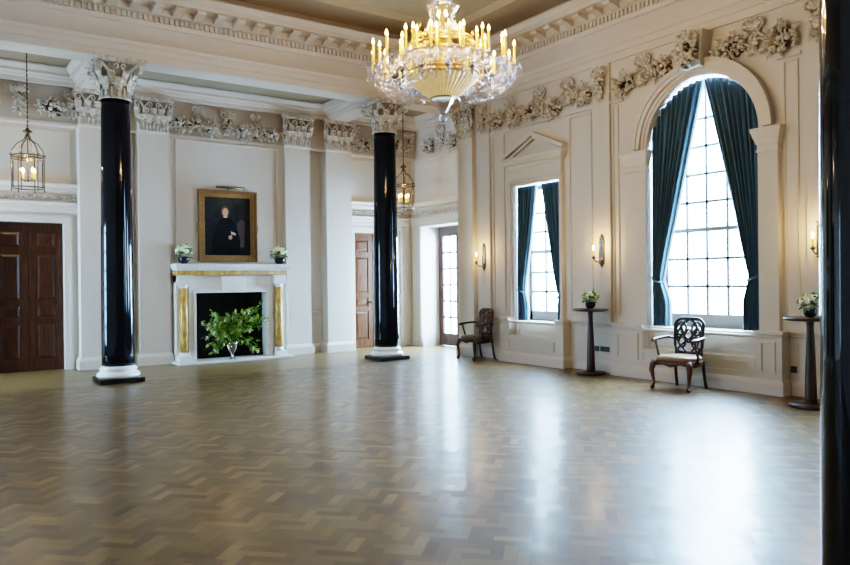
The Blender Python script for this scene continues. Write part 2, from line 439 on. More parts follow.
# aisle cornice above the frieze of the back wall and corner recess
acor = [(0, 5.11), (.03, 5.12), (.03, 5.19), (.06, 5.20), (.08, 5.25), (.14, 5.26), (.14, 5.31), (.20, 5.38), (.20, 5.41), (0, 5.42)]
xs = [LX] + [v for x in CX for v in (x - .22, x + .22)] + [RX]
for i in (0, 2, 4):
    a, c_ = xs[i], xs[i + 1]
    path = [(c_, Y1), (c_, PY + .02), (a, PY + .02), (a, Y1)] if i < 4 else [(c_, Y1), (c_, PY + .02), (a, PY + .02), (a, Y1)]
    t = MB(); t.sweep(path + [], acor); trim(t)
# filled frieze ground over the back wall so that the frieze stands nearly flush with the pilasters
t = MB(); t.box(LX, RX, PY + .10, BY, FB + .02, 5.3); trim(t, 'ground')
t = MB()
for a, c_ in ((LX, 2.40), (3.0, 3.42), (3.99, 6.41), (6.98, 7.38), (8.0, RX)):
    t.box(a, c_, PY + .07, BY, FB - .03, FB + .02)
trim(t)
t = MB()
for a, c_ in ((NY, 4.62), (4.98, 5.30), (7.88, 8.14), (8.50, 11.22), (11.58, 11.70)): t.box(WX - .035, WX, a, c_, FB - .03, FB + .01)
t.box(RX - .05, RX, 12.22, PY + .1, FB - .03, FB + .02)
trim(t)

# ------------------------------------------------------------------ carved ornament
def carve_leaf(mb, c, ang, L, W, out, fn):
    """a curled leaf lying on the wall; fn maps (u, z, depth) to the world"""
    n = 5; rows = []
    for i in range(n + 1):
        s = i / n; wd = W * (sin(pi * (.12 + .88 * s)) ** .8) * (1 - .25 * s) + .002
        du, dz = cos(ang) * L * s, sin(ang) * L * s
        dep = .02 + out * sin(pi * min(1, s * .8)) * 1.0
        nx, nz = -sin(ang), cos(ang)
        rows.append([fn(c[0] + du + nx * wd, c[1] + dz + nz * wd, dep - .012), fn(c[0] + du, c[1] + dz, dep + .012), fn(c[0] + du - nx * wd, c[1] + dz - nz * wd, dep - .012)])
    vs = [p for r in rows for p in r]; fs = []
    for i in range(n):
        for k in range(2): fs.append((i * 3 + k, i * 3 + k + 1, (i + 1) * 3 + k + 1, (i + 1) * 3 + k))
    mb.add(vs, fs, 0, True)
def cluster(mb, fn, u, z, w, h, rng, n=20):
    for _ in range(int(n * .7)):                          # dark balls against the wall, gap shade put into their colour
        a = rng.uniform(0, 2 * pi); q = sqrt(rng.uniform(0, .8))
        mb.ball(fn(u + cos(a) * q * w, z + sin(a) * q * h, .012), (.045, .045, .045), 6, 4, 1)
    for _ in range(int(n * 1.15)):
        a = rng.uniform(0, 2 * pi); q = sqrt(rng.uniform(0, 1))
        cu, cz = u + cos(a) * q * w, z + sin(a) * q * h
        r = rng.uniform(.019, .042); d = .05 + .10 * (1 - q) + rng.uniform(0, .03)
        mb.ball(fn(cu, cz, d), (r, r, r * rng.uniform(.8, 1.25)), 7, 5)
    for _ in range(int(n * 1.3)):
        a = rng.uniform(0, 2 * pi); q = rng.uniform(.3, 1.0)
        carve_leaf(mb, (u + cos(a) * q * w, z + sin(a) * q * h), a + rng.uniform(-.8, .8), rng.uniform(.08, .15), rng.uniform(.016, .03), rng.uniform(.06, .13), fn)
def scroll(mb, fn, u, z, s=1.0):
    for sg in (-1, 1):
        pts = []
        for i in range(16):
            a = -pi / 2 + i * .38; r = .085 * s * (1 - i / 22)
            pts.append(fn(u + sg * (.075 * s + r * cos(a) - .02), z + r * sin(a), .05 + .02 * (i / 16)))
        mb.tube(pts, [.020 * s * (1 - i / 26) for i in range(16)], 6)
    for a in (.5, 1.0, 1.57, 2.14, 2.64): carve_leaf(mb, (u, z - .06 * s), a, .15 * s, .03 * s, .07, fn)
def drop(mb, fn, u, z0, z1, rng, wid=.11):
    scroll(mb, fn, u, z1 - .10, 1.15)
    zz = z1 - .22; n = 0
    for q in range(10): mb.ball(fn(u + rng.uniform(-.5, .5) * wid, z0 + .1 + (z1 - z0 - .2) * q / 9, .010), .042, 6, 4, 1)  # dark balls paint the shade behind the drop
    while zz > z0 + .05:
        k = (zz - z0) / (z1 - z0); ww = wid * (.45 + .55 * k)
        for q in range(3):
            r = rng.uniform(.026, .045); mb.ball(fn(u + rng.uniform(-ww, ww) * .7, zz + rng.uniform(-.02, .02), .045 + rng.uniform(0, .04)), r, 7, 5)
        for sg in (-1, 1): carve_leaf(mb, (u + sg * ww * .4, zz), -pi / 2 + sg * rng.uniform(.5, 1.1), .12, .03, .06, fn)
        zz -= .062
    carve_leaf(mb, (u, z0 + .08), -pi / 2, .12, .03, .05, fn)
def ribbon(mb, fn, p, q, sag=.05):
    pts = []
    for i in range(8):
        s = i / 7; pts.append(fn(p[0] + (q[0] - p[0]) * s, p[1] + (q[1] - p[1]) * s - sag * sin(pi * s), .035 + .02 * sin(pi * s)))
    mb.tube(pts, [.02] * 8, 6)

rng = random.Random(11)
fr = lambda u, z, d: (WX - d, u, z)
fp = lambda u, z, d: (WX - .05 - d, u, z)
for y in (4.73, 8.32, 11.40, 1.5):                       # drops at the head of the sconce strips
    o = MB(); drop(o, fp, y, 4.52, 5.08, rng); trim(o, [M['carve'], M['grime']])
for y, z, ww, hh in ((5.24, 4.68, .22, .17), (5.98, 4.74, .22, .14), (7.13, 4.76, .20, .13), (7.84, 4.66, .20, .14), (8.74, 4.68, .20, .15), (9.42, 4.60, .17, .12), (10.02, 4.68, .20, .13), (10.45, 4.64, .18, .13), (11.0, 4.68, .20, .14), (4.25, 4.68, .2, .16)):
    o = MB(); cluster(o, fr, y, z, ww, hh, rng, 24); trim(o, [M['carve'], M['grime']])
for y, z in ((5.62, 4.98), (7.46, 4.98), (9.08, 4.98), (10.6, 4.98)):
    o = MB(); scroll(o, fr, y, z, 1.15)
    for k in range(5):
        for q in range(2): o.ball(fr(y + rng.uniform(-.06, .06), z - .16 - k * .05, .06), rng.uniform(.026, .042), 7, 5)
        for sg in (-1, 1): carve_leaf(o, (y, z - .14 - k * .05), -pi / 2 + sg * rng.uniform(.5, 1.2), .11, .028, .05, fr)
    ribbon(o, fr, (y - .35, z - .22), (y - .05, z - .10)); ribbon(o, fr, (y + .05, z - .10), (y + .35, z - .22)); trim(o, [M['carve'], M['grime']])
o = MB(); drop(o, fr, 9.78, 4.56, 5.08, rng, .14); trim(o, [M['carve'], M['grime']])
# back wall
fb = lambda u, z, d: (u, PY + .10 - d, z)
for x, z, ww, hh in ((4.20, 4.68, .17, .13), (4.54, 4.70, .12, .12), (4.83, 4.66, .14, .11), (5.52, 4.66, .14, .12), (5.80, 4.68, .12, .12), (6.12, 4.66, .17, .13), (1.95, 4.70, .20, .14), (.9, 4.7, .2, .14), (8.40, 4.68, .2, .14), (9.25, 4.72, .2, .14)):
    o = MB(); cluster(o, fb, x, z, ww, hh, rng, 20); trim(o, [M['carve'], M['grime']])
for x in (4.58, 5.78, 1.1, 8.75):
    o = MB(); scroll(o, fb, x, 5.0, .9); trim(o, [M['carve'], M['grime']])
for x in (5.19, 1.47, 9.6, 8.12, 2.32): 
    o = MB(); drop(o, fb, x, 4.55, 5.10, rng, .13); trim(o, [M['carve'], M['grime']])
fx = lambda u, z, d: (RX - d, u, z)
for y in (13.05, 13.9):
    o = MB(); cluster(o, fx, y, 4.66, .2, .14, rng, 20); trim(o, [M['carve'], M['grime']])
o = MB(); drop(o, fx, 13.45, 4.55, 5.10, rng, .13); trim(o, [M['carve'], M['grime']])

# ------------------------------------------------------------------ Corinthian capitals
def capital(h=.63, r0=.22, r1=.33, aw=.40):
    mb = MB()
    mb.lathe([(r0 + .02, 0), (r0 + .035, .012), (r0 + .02, .03), (r0 - .005, .035), (r0 - .01, h * .3)], seg=32, cap=False)
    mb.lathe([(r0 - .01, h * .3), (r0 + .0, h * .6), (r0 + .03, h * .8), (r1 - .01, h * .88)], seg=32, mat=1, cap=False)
    def leaf(a, z0, L, W, out):
        n = 7; rows = []
        for i in range(n + 1):
            s = i / n
            rr = r0 + .03 + out * (s ** 2.2) ; z = z0 + L * (s - .42 * max(0, s - .72) * 3.2)
            wd = W * (.75 + .35 * sin(pi * s * 1.1)) * (1 if s < .8 else 1 - (s - .8) * 2.5)
            c_ = Vector((cos(a), sin(a), 0)); t_ = Vector((-sin(a), cos(a), 0))
            rows += [c_ * (rr - .012) + t_ * wd + Vector((0, 0, z)), c_ * (rr + .016) + Vector((0, 0, z)), c_ * (rr - .012) - t_ * wd + Vector((0, 0, z))]
        fs = []
        for i in range(n):
            for k in range(2): fs.append((i * 3 + k, i * 3 + k + 1, i * 3 + k + 4, i * 3 + k + 3))
        mb.add(rows, fs, 0, True)
    for k in range(16): mb.tube([(cos(k * pi / 8) * (r0 + .002), sin(k * pi / 8) * (r0 + .002), z) for z in (.04, h * .30)], .022, 6)
    for k in range(8): leaf(k * pi / 4, h * .22, h * .42, .062, .13)
    for k in range(8): leaf((k + .5) * pi / 4, h * .34, h * .48, .055, .16)
    for k in range(4):                                    # corner volutes
        a = pi / 4 + k * pi / 2; c_ = Vector((cos(a), sin(a), 0))
        for sg in (-1, 1):
            t_ = Vector((-sin(a), cos(a), 0)) * sg
            pts = [c_ * (r0 + .02) + t_ * .11 + Vector((0, 0, h * .48)), c_ * (r0 + .06) + t_ * .07 + Vector((0, 0, h * .68)), c_ * (r1 + .06) + t_ * .03 + Vector((0, 0, h * .82))]
            cc = c_ * (r1 + .085) + Vector((0, 0, h * .745))
            for i in range(14):
                b_ = pi * .55 - i * .55; rr = .062 * (1 - i / 17)
                pts.append(cc + c_ * rr * cos(b_) + Vector((0, 0, rr * sin(b_))) + t_ * .018)
            mb.tube(pts, [.018, .021, .022] + [.021 - i * .0007 for i in range(14)], 6)
    for k in range(4):                                    # inner scrolls and rosette on each face
        a = k * pi / 2; c_ = Vector((cos(a), sin(a), 0)); t_ = Vector((-sin(a), cos(a), 0))
        for sg in (-1, 1):
            pts = []
            for i in range(12):
                b_ = -pi / 2 + i * .5; rr = .045 * (1 - i / 15)
                pts.append(c_ * (r1 + .01) + t_ * sg * (.06 - rr * cos(b_)) + Vector((0, 0, h * .78 + rr * sin(b_))))
            mb.tube(pts, .014, 6)
        mb.ball(c_ * (aw * .80) + Vector((0, 0, h * .93)), .045, 8, 6)
    ab = []                                              # abacus with hollowed sides
    for k in range(4):
        a = pi / 4 + k * pi / 2
        for i in range(8):
            s = i / 8; p = Vector((cos(a), sin(a))) * aw * 1.36; q = Vector((cos(a + pi / 2), sin(a + pi / 2))) * aw * 1.36
            v = p.lerp(q, s); mid = (p + q) / 2; v -= mid.normalized() * (.075 * sin(pi * s)); ab.append((v.x, v.y))
    mb.prism(ab, lambda x, y, d: (x, y, d), h * .88, h * .94)
    mb.prism([(x * 1.03, y * 1.03) for x, y in ab], lambda x, y, d: (x, y, d), h * .94, h)
    return mb
CAPMB = capital()
CAPMESH = CAPMB.mesh('capital', [M['carve'], M['capgrime']])

# columns
def make_column(label, x, y):
    t = thing('column', label, 'column', (x, y, 0), 0, 'black marble columns')
    p = MB(); p.box(-.33, .33, -.33, .33, 0, .075); p.build('plinth', M['plinth'], t, .006)
    b_ = MB(); b_.lathe([(.30, .075), (.325, .095), (.325, .125), (.30, .155), (.285, .16), (.27, .175), (.275, .195), (.285, .205), (.27, .235), (.255, .245), (.25, .26)], seg=48); b_.build('base', M['stone'], t)
    s = MB(); pr = []
    for i in range(25):
        k = i / 24; pr.append((.248 - .034 * (k ** 1.7), .26 + (4.48 - .26) * k))
    s.lathe(pr, seg=64); s.build('shaft', M['black'], t)
    o = bpy.data.objects.new('capital', CAPMESH); COL.objects.link(o); o.parent = t; o.location = (0, 0, 4.47)
    return t
make_column('polished black marble column between the dark double doors and the fireplace', CX[0], YC)
make_column('polished black marble column standing in front of the single lighter brown door', CX[1], YC)
make_column('very near black marble column cut off by the right edge of the photo', 2.585, 1.045)

# ------------------------------------------------------------------ pilasters
def base_prof(d): return [(0, 0), (d + .035, 0), (d + .035, .15), (d + .02, .18), (d + .008, .20), (0, .20)]
def pilaster_cap(fn, u0, u1):
    mb = MB(); z0, z1 = 4.47, 5.10; w_ = u1 - u0; c = (u0 + u1) / 2
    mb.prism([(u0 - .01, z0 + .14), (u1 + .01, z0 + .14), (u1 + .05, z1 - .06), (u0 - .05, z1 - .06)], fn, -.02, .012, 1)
    n = 9
    for i in range(n):
        u = u0 + w_ * (i + .5) / n; mb.tube([fn(u, z0, .004), fn(u, z0 + .20, .006)], w_ / n * .48, 6)
    def up(u, z, L, W, out, lean=0):
        rows = []
        for i in range(8):
            q = i / 7; zz = z + L * (q - .40 * max(0, q - .70) * 3.2); d = .02 + out * q ** 2
            wd = W * (.8 + .35 * sin(pi * q * 1.1)) * (1 if q < .8 else 1 - (q - .8) * 2.6); uu = u + lean * q
            rows += [fn(uu - wd, zz, d - .012), fn(uu, zz, d + .018), fn(uu + wd, zz, d - .012)]
        mb.add(rows, [(i * 3 + k, i * 3 + k + 1, i * 3 + k + 4, i * 3 + k + 3) for i in range(7) for k in range(2)], 0, True)
    for k in range(4): up(u0 + w_ * (k + .5) / 4, z0 + .12, .27, w_ * .115, .10)
    for k in range(3): up(u0 + w_ * (k + 1) / 4, z0 + .22, .30, w_ * .10, .13)
    for sg in (-1, 1):
        up(c + sg * w_ * .5, z0 + .22, .30, w_ * .09, .10, sg * .03)
        for cu, zz, rr, s2 in ((c + sg * (w_ * .5 + .015), z1 - .15, .075, 1), (c + sg * .075, z1 - .15, .055, -1)):
            pts = [fn(c + sg * w_ * .26, z0 + .30, .04), fn(c + sg * w_ * .32, z0 + .42, .06)]
            for i in range(13):
                a = 2.2 - i * .55; q = rr * (1 - i / 16); pts.append(fn(cu - sg * s2 * q * cos(a) * -1 * .9, zz + q * sin(a), .075))
            mb.tube(pts, [.014, .018] + [.019 - i * .0007 for i in range(13)], 6)
    mb.prism([(u0 - .07, z1 - .065), (u1 + .07, z1 - .065), (u1 + .09, z1), (u0 - .09, z1)], fn, -.02, .13)
    for k in range(8):
        a = k * pi / 4; mb.ball(fn(c + .032 * cos(a), z1 - .05 + .032 * sin(a), .14), .022, 6, 4)
    return mb
def pilaster(x0, x1, name_axis='back'):
    """flat pilaster: shaft, base and a flattened leafy capital"""
    w_ = x1 - x0; NT[0] += 1
    if name_axis == 'back':
        s = MB(); s.box(x0, x1, PY, BY, 0, AZ); root = struct(s.build('trim_%d' % NT[0], M['wall']))
        b_ = MB(); b_.sweep([(x1, BY), (x1, PY), (x0, PY), (x0, BY)], [(0, 0), (.045, 0), (.045, .16), (.03, .185), (.012, .21), (0, .24)]); b_.build('pilaster_base', M['trim'], root)
        k = pilaster_cap(lambda u, z, d: (u, PY - d, z), x0, x1)
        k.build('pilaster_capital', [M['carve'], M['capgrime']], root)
        n = MB(); n.sweep([(x1, BY), (x1, PY), (x0, PY), (x0, BY)], [(0, FB - .03), (.022, FB - .02), (.022, FB + .02), (0, FB + .03)]); n.build('pilaster_necking', M['trim'], root)
    else:
        X = WX - .10
        s = MB(); s.box(X, WX + .1, x0, x1, 0, AZ); root = struct(s.build('trim_%d' % NT[0], M['wall']))
        b_ = MB(); b_.sweep([(WX + .1, x0), (X, x0), (X, x1), (WX + .1, x1)][::1], [(0, 0), (.045, 0), (.045, .16), (.03, .185), (.012, .21), (0, .24)]); b_.build('pilaster_base', M['trim'], root)
        k = pilaster_cap(lambda u, z, d: (X - d, u, z), x0, x1)
        k.build('pilaster_capital', [M['carve'], M['capgrime']], root)
for a, b_ in ((2.40, 3.0), (3.42, 3.99), (6.41, 6.98), (7.38, 8.0)): pilaster(a, b_)
pilaster(11.70, 12.20, 'right')

# back wall dress: skirting, dado, panel mouldings
sk = MB()
skp = [(0, 0), (.035, 0), (.035, .13), (.02, .16), (.008, .185), (0, .19)]
for a, b_ in ((LX, D1[0] - .14), (3.0, 3.42), (6.98, 7.38)): sk.sweep([(b_, BY), (a, BY)], skp)
struct(sk.build('baseboard_back', M['trim']))
br_ = MB()
br_.box(3.99, 4.43 , PY + .08, BY, 0, FB); br_.box(5.88, 6.41, PY + .08, BY, 0, FB); br_.box(4.43, 5.88, PY + .08, BY, FO[2], FB)
trim(br_, 'wall')
def frame_rect(mb, fn, u0, u1, z0, z1, w=.035, d=.02):
    for a, b_, c_, e in ((u0, u1, z0, z0 + w), (u0, u1, z1 - w, z1), (u0, u0 + w, z0 + w, z1 - w), (u1 - w, u1, z0 + w, z1 - w)):
        mb.prism([(a, c_), (b_, c_), (b_, e), (a, e)], fn, 0, d)
        mb.prism([(a + w * .3, c_ + w * .3), (b_ - w * .3, c_ + w * .3), (b_ - w * .3, e - w * .3), (a + w * .3, e - w * .3)], fn, d, d * 1.6)
t = MB(); frame_rect(t, lambda u, z, d: (u, PY + .08 - d, z), 4.12, 6.28, 1.98, FB - .06, .04, .02); trim(t)
t = MB()
for a, b_ in ((3.0, 3.42), (6.98, 7.38)): t.sweep([(b_, BY), (a, BY)], [(0, .83), (.02, .84), (.04, .87), (.04, .90), (0, .91)])
trim(t)
t = MB()
for a, b_ in ((8.12, 9.70), (.6, 2.3)): frame_rect(t, wb, a, b_, 3.5, FB - .1, .03, .015)
trim(t)
t = MB(); frame_rect(t, lambda u, z, d: (RX - d, u, z), 12.75, 14.6, 3.5, FB - .1, .03, .015); trim(t)

# overdoors: cornice, carved frieze, architrave (over each door of the back wall and over the French door)
odc = [(0, 3.22), (.03, 3.23), (.05, 3.27), (.11, 3.28), (.11, 3.32), (.15, 3.37), (.15, 3.385), (0, 3.40)]
oda = [(0, 2.86), (.045, 2.86), (.045, 2.95), (.06, 2.955), (.06, 3.01), (.09, 3.04), (.09, 3.055), (0, 3.06)]
def overdoor(path, fn, u0, u1, d0, d1):
    NT[0] += 1
    m_ = MB(); m_.sweep(path, odc); m_.sweep(path, oda); root = struct(m_.build('trim_%d' % NT[0], M['trim']))
    g = MB(); rg = random.Random(int(u0 * 10)); n = int((u1 - u0) / .13)
    for i in range(n):
        u = u0 + .07 + (u1 - u0 - .1) * i / max(1, n - 1)
        if i % 3 == 1: g.ball(fn(u, 3.14, .02), .045, 8, 6)
        for a in (.5, 2.6, -2.6, -.5): carve_leaf(g, (u, 3.14), a, .10, .022, .035, fn)
        g.tube([fn(u - .07, 3.10, .02), fn(u - .03, 3.17, .035), fn(u + .03, 3.11, .035), fn(u + .07, 3.17, .02)], .012, 5)
    g.build('carved_frieze', M['carve'], root)
    return root
overdoor([(RX, BY), (8.0, BY)], wb, 8.05, RX - .1, 0, 0)
overdoor([(2.40, BY), (.5, BY)], wb, .55, 2.35, 0, 0)
overdoor([(RX, 12.22), (RX, BY)], fx, 12.3, BY - .1, 0, 0)
# door casings
def casing(fn, a, b_, z, w=.13):
    m_ = MB()
    for q0, q1, e0, d in ((0, w, -.01, .03), (w * .55, w * .94, .03, .05)):
        m_.prism([(a - q1, 0), (a - q0, 0), (a - q0, z + q0), (b_ + q0, z + q0), (b_ + q0, 0), (b_ + q1, 0), (b_ + q1, z + q1), (a - q1, z + q1)], fn, e0, d)
    return trim(m_)
casing(wb, D1[0], D1[1], DZ); casing(wb, D2[0], D2[1], DZ); casing(fx, 12.75, 14.30, 2.83, .03)

# doors
def panel_door(no, x0, x1, leaves, m, slope=0):
    fr_ = MB(); z1 = DZ
    y = BY + .16
    root = None
    LWt = (x1 - x0) / leaves
    for k in range(leaves):
        a = x0 + LWt * k + .006; b_ = x0 + LWt * (k + 1) - .006
        st = .115; rows = ((.20, .86), (.96, 1.18), (1.28, 2.12), (2.24, 2.52))
        f = MB(); f.box(a, a + st, y, y + .05, 0, z1 - .01); f.box(b_ - st, b_, y, y + .05, 0, z1 - .01)
        zz = 0
        for p0, p1 in rows: f.box(a + st, b_ - st, y, y + .05, zz, p0); zz = p1
        f.box(a + st, b_ - st, y, y + .05, zz, z1 - .01)
        if root is None:
            root = struct(f.build('door_%d' % no, m)); par = root
        else: par = f.build('door_leaf', m, root)
        for p0, p1 in rows:
            p = MB(); X0, X1 = a + st, b_ - st
            p.box(X0, X1, y + .022, y + .045, p0, p1)
            mx, mz = .035, .035
            o_ = [(X0 + .012, p0 + .012), (X1 - .012, p0 + .012), (X1 - .012, p1 - .012), (X0 + .012, p1 - .012)]
            i_ = [(X0 + .055, p0 + .055), (X1 - .055, p0 + .055), (X1 - .055, p1 - .055), (X0 + .055, p1 - .055)]
            vs = [(u, y + .022, z) for u, z in o_] + [(u, y + .006, z) for u, z in i_]
            p.add(vs, [(4, 5, 6, 7)] + [(j, (j + 1) % 4, (j + 1) % 4 + 4, j + 4) for j in range(4)])
            p.build('door_panel', m, root)
    bk_ = MB(); bk_.box(x0, x1, y + .055, y + .075, 0, z1); bk_.build('door_backing', m, root)
    kx = x0 + LWt - .07 if leaves == 2 else x1 - .06
    kn = MB(); kn.lathe([(.022, 0), (.022, .006), (.008, .008), (.008, .03), (.024, .04), (.026, .052), (.016, .062), (.001, .064)], seg=16)
    kn.xform(Matrix.Translation((kx, y, 1.07)) @ Matrix.Rotation(pi / 2, 4, 'X')); kn.build('door_knob', M['brass'], root)
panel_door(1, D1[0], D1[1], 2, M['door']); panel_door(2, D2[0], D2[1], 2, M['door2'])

# ------------------------------------------------------------------ window wall dress
PX = WX - .19        # face of the window pedestals
def pedestal(y0, y1, n0, n1, nz):
    m_ = MB()
    m_.box(PX, WX, y0, n0, 0, .80); m_.box(PX, WX, n1, y1, 0, .80); m_.box(PX, WX, n0, n1, 0, nz)
    r = trim(m_, 'wall')
    k = MB()
    for a, b_ in ((y0, n0), (n1, y1)):
        k.box(PX - .03, WX, a - (.03 if a == y0 else 0), b_ + (.03 if b_ == y1 else 0), .80, .835)
    k.sweep([(WX, y0), (PX, y0), (PX, y1), (WX, y1)][::1], [(0, 0), (.04, 0), (.04, .14), (.025, .17), (.008, .195), (0, .20)])
    k.sweep([(WX, y0), (PX, y0), (PX, y1), (WX, y1)], [(0, .74), (.012, .75), (.012, .775), (0, .785)])
    k.build('pedestal_moulding', M['trim'], r)
    f = MB()
    for a, b_ in ((y0 + .08, n0 - .08), (n1 + .08, y1 - .08)):
        if b_ - a > .1: frame_rect(f, lambda u, z, d: (PX - d, u, z), a, b_, .28, .70, .025, .012)
    frame_rect(f, lambda u, z, d: (PX - d, u, z), n0, n1, .26, nz - .05, .025, .012)
    f.build('panel_moulding', M['trim'], r)
    return r
pedestal(5.18, 7.98, BW[0], BW[1], .47); pedestal(9.10, 10.76, NA[0], NA[1], .50); pedestal(2.0, 4.3, NB[0], NB[1], .50)
sk = MB()
for a, b_ in ((4.30, 5.18), (7.98, 9.14), (10.76, 11.70), (NY, 2.0)): sk.sweep([(WX, a), (WX, b_)], skp)
sk.sweep([(RX, 14.30), (RX, BY)], skp)
struct(sk.build('baseboard_right', M['trim']))
t = MB()
for a, b_ in ((4.30, 5.15), (8.01, 9.11), (10.79, 11.70)):
    t.sweep([(WX, a), (WX, b_)], [(0, .75), (.02, .76), (.035, .80), (.045, .81), (.045, .835), (0, .84)])
trim(t)
# sconce strips and wall panels
for y in (4.73, 8.32, 11.40):
    t = MB(); t.box(WX - .05, WX, y - .18, y + .18, .84, AZ); trim(t, 'wall')
t = MB(); frame_rect(t, wr, 7.98, 8.10, 0.95, 4.38, .02, .012); frame_rect(t, wr, 5.02, 5.22, .95, 4.38, .02, .012); trim(t)
t = MB(); frame_rect(t, wr, 8.56, 9.08, .95, 4.38, .025, .012); frame_rect(t, wr, 10.80, 11.15, .95, 4.38, .025, .012); trim(t)
t = MB()
for a, b_ in ((8.08, 9.04), (4.4, 5.08)): frame_rect(t, wr, a, b_, .27, .70, .022, .010)
trim(t)

# arched window surround
def arc_ring(mb, r0, r1, c, z, fn, d0, d1, n=36, a0=0, a1=pi):
    vs = []; fs = []
    for i in range(n + 1):
        a = a0 + (a1 - a0) * i / n
        for r in (r0, r1):
            for d in (d0, d1): vs.append(fn(c + r * cos(a), z + r * sin(a), d))
    for i in range(n):
        b_ = i * 4; q = b_ + 4
        fs += [(b_, b_ + 1, q + 1, q), (b_ + 1, b_ + 3, q + 3, q + 1), (b_ + 3, b_ + 2, q + 2, q + 3), (b_ + 2, b_, q, q + 2)]
    fs += [(0, 2, 3, 1), (n * 4, n * 4 + 1, n * 4 + 3, n * 4 + 2)]
    mb.add(vs, fs)
t = MB()
arc_ring(t, BR, 1.13, BC, BS, wr, 0, .055); arc_ring(t, BR + .05, 1.13, BC, BS, wr, .055, .075); arc_ring(t, 1.02, 1.13, BC, BS, wr, .075, .12); arc_ring(t, 1.08, 1.15, BC, BS, wr, .12, .14)
trim(t)
for a, b_ in ((5.27, 5.55), (7.40, 7.80)):
    t = MB(); t.box(WX - .08, WX + .02, a, b_, .83, 3.262); root = trim(t, 'wall')
    q = MB()
    pr = [(0, 3.22), (.015, 3.225), (.015, 3.26), (0, 3.265), (0, 3.31), (.015, 3.33), (.035, 3.40), (.042, 3.41), (.055, 3.46), (.07, 3.51), (.07, 3.545), (0, 3.56)]
    q.sweep([(WX, a), (WX - .08, a), (WX - .08, b_), (WX, b_)], pr); q.box(WX - .085, WX, a - .005, b_ + .005, 3.262, 3.555); q.build('impost', M['trim'], root)
o = MB(); o.frustum((0, 0), .15, .10, .22, .14, 0, .50); o.xform(Matrix.Translation((WX - .12, BC, 4.58)) @ Matrix.Rotation(pi / 2, 4, 'Z'))
root = trim(o, 'trim')
o = MB(); fk = lambda u, z, d: (WX - .26 - d, u, z)
cluster(o, fk, BC, 4.84, .15, .17, rng, 26); scroll(o, fk, BC, 5.0, 1.2); cluster(o, fk, BC, 4.66, .10, .08, rng, 10)
o.build('carved_keystone', [M['carve'], M['grime']], root)
# narrow window surround with pediment
def narrow_surround(y0, y1):
    c = (y0 + y1) / 2; NT[0] += 1
    m_ = MB()
    for q0, q1, e0, d in ((0, .10, -.01, .05), (.055, .095, .05, .075)):
        m_.prism([(y0 - q1, .835), (y0 - q0, .835), (y0 - q0, NZ + q0), (y1 + q0, NZ + q0), (y1 + q0, .835), (y1 + q1, .835), (y1 + q1, NZ + q1), (y0 - q1, NZ + q1)], wr, e0, d)
    root = struct(m_.build('trim_%d' % NT[0], M['trim']))
    e = MB(); hw = (y1 - y0) / 2 + .085
    e.box(WX - .075, WX + .01, c - hw, c + hw, NZ + .10, 3.66)
    e.sweep([(WX, c - hw), (WX - .075, c - hw), (WX - .075, c + hw), (WX, c + hw)], [(0, 3.64), (.02, 3.66), (.03, 3.70), (.08, 3.72), (.08, 3.79), (.11, 3.83), (.11, 3.85), (0, 3.86)])
    e.build('cornice', M['trim'], root)
    p = MB(); H = hw + .11
    p.prism([(c - H + .1, 3.85), (c + H - .1, 3.85), (c, 4.17)], wr, -.01, .02)
    for sg in (-1, 1):
        p.prism([(c + sg * H, 3.85), (c + sg * (H - .02), 3.93), (c, 4.27), (c, 4.19)], wr, -.01, .15)
        p.prism([(c + sg * (H - .06), 3.85), (c + sg * (H - .14), 3.85), (c, 4.14), (c, 4.19)], wr, -.012, .09)
    p.build('pediment', M['trim'], root)
narrow_surround(*NA); narrow_surround(*NB)

# windows: sill, frame, glazing bars, panes, apron
def apron(no_y0, no_y1, z0, zs):
    m_ = MB(); m_.box(WX - .02, WX + .3, no_y0, no_y1, z0, zs - .03); r = trim(m_, 'wall')
    s = MB(); s.box(WX - .06, WX + .45, no_y0 + .002, no_y1 - .002, zs - .03, zs); s.build('window_sill', M['trim'], r, .006)
    f = MB(); frame_rect(f, lambda u, z, d: (WX - .02 - d, u, z), no_y0 + .08, no_y1 - .08, z0 + .05, zs - .07, .02, .01); f.build('panel_moulding', M['trim'], r)
apron(BW[0], BW[1], .47, .80); apron(NA[0], NA[1], .50, .77); apron(NB[0], NB[1], .50, .77)
GX = WX + .40
def bar(mb, y0, y1, z0, z1, t=.02): mb.box(GX - t, GX + t, y0, y1, z0, z1)
f = MB(); y0, y1 = BW
bar(f, y0, y0 + .07, .80, BS, .035); bar(f, y1 - .07, y1, .80, BS, .035); bar(f, y0 + .07, y1 - .07, .80, 1.00, .035); bar(f, y0 + .07, y1 - .07, 2.25, 2.31, .04)
arc_ring(f, BR - .07, BR, BC, BS, lambda u, z, d: (GX + d, u, z), -.035, .035)
for k in range(1, 5):
    y = y0 + .07 + (y1 - y0 - .14) * k / 5; zt = BS + sqrt(max(0, (BR - .06) ** 2 - (y - BC) ** 2)); bar(f, y - .019, y + .019, 1.0, zt)
for z in (1.42, 1.84, 2.70, 3.12, 3.54, 3.96):
    hw = y1 - BC - .06 if z < BS else sqrt((BR - .06) ** 2 - (z - BS) ** 2); bar(f, BC - hw, BC + hw, z - .019, z + .019)
win = struct(f.build('window_1', M['winf']))
p = MB(); pts = [(y0 + .03, .85), (y1 - .03, .85)] + [(BC + (BR - .03) * cos(pi * i / 24), BS + (BR - .03) * sin(pi * i / 24)) for i in range(25)]
p.add([(GX, u, z) for u, z in pts], [tuple(range(len(pts)))]); p.build('window_pane', M['pane'], win, fix=False)
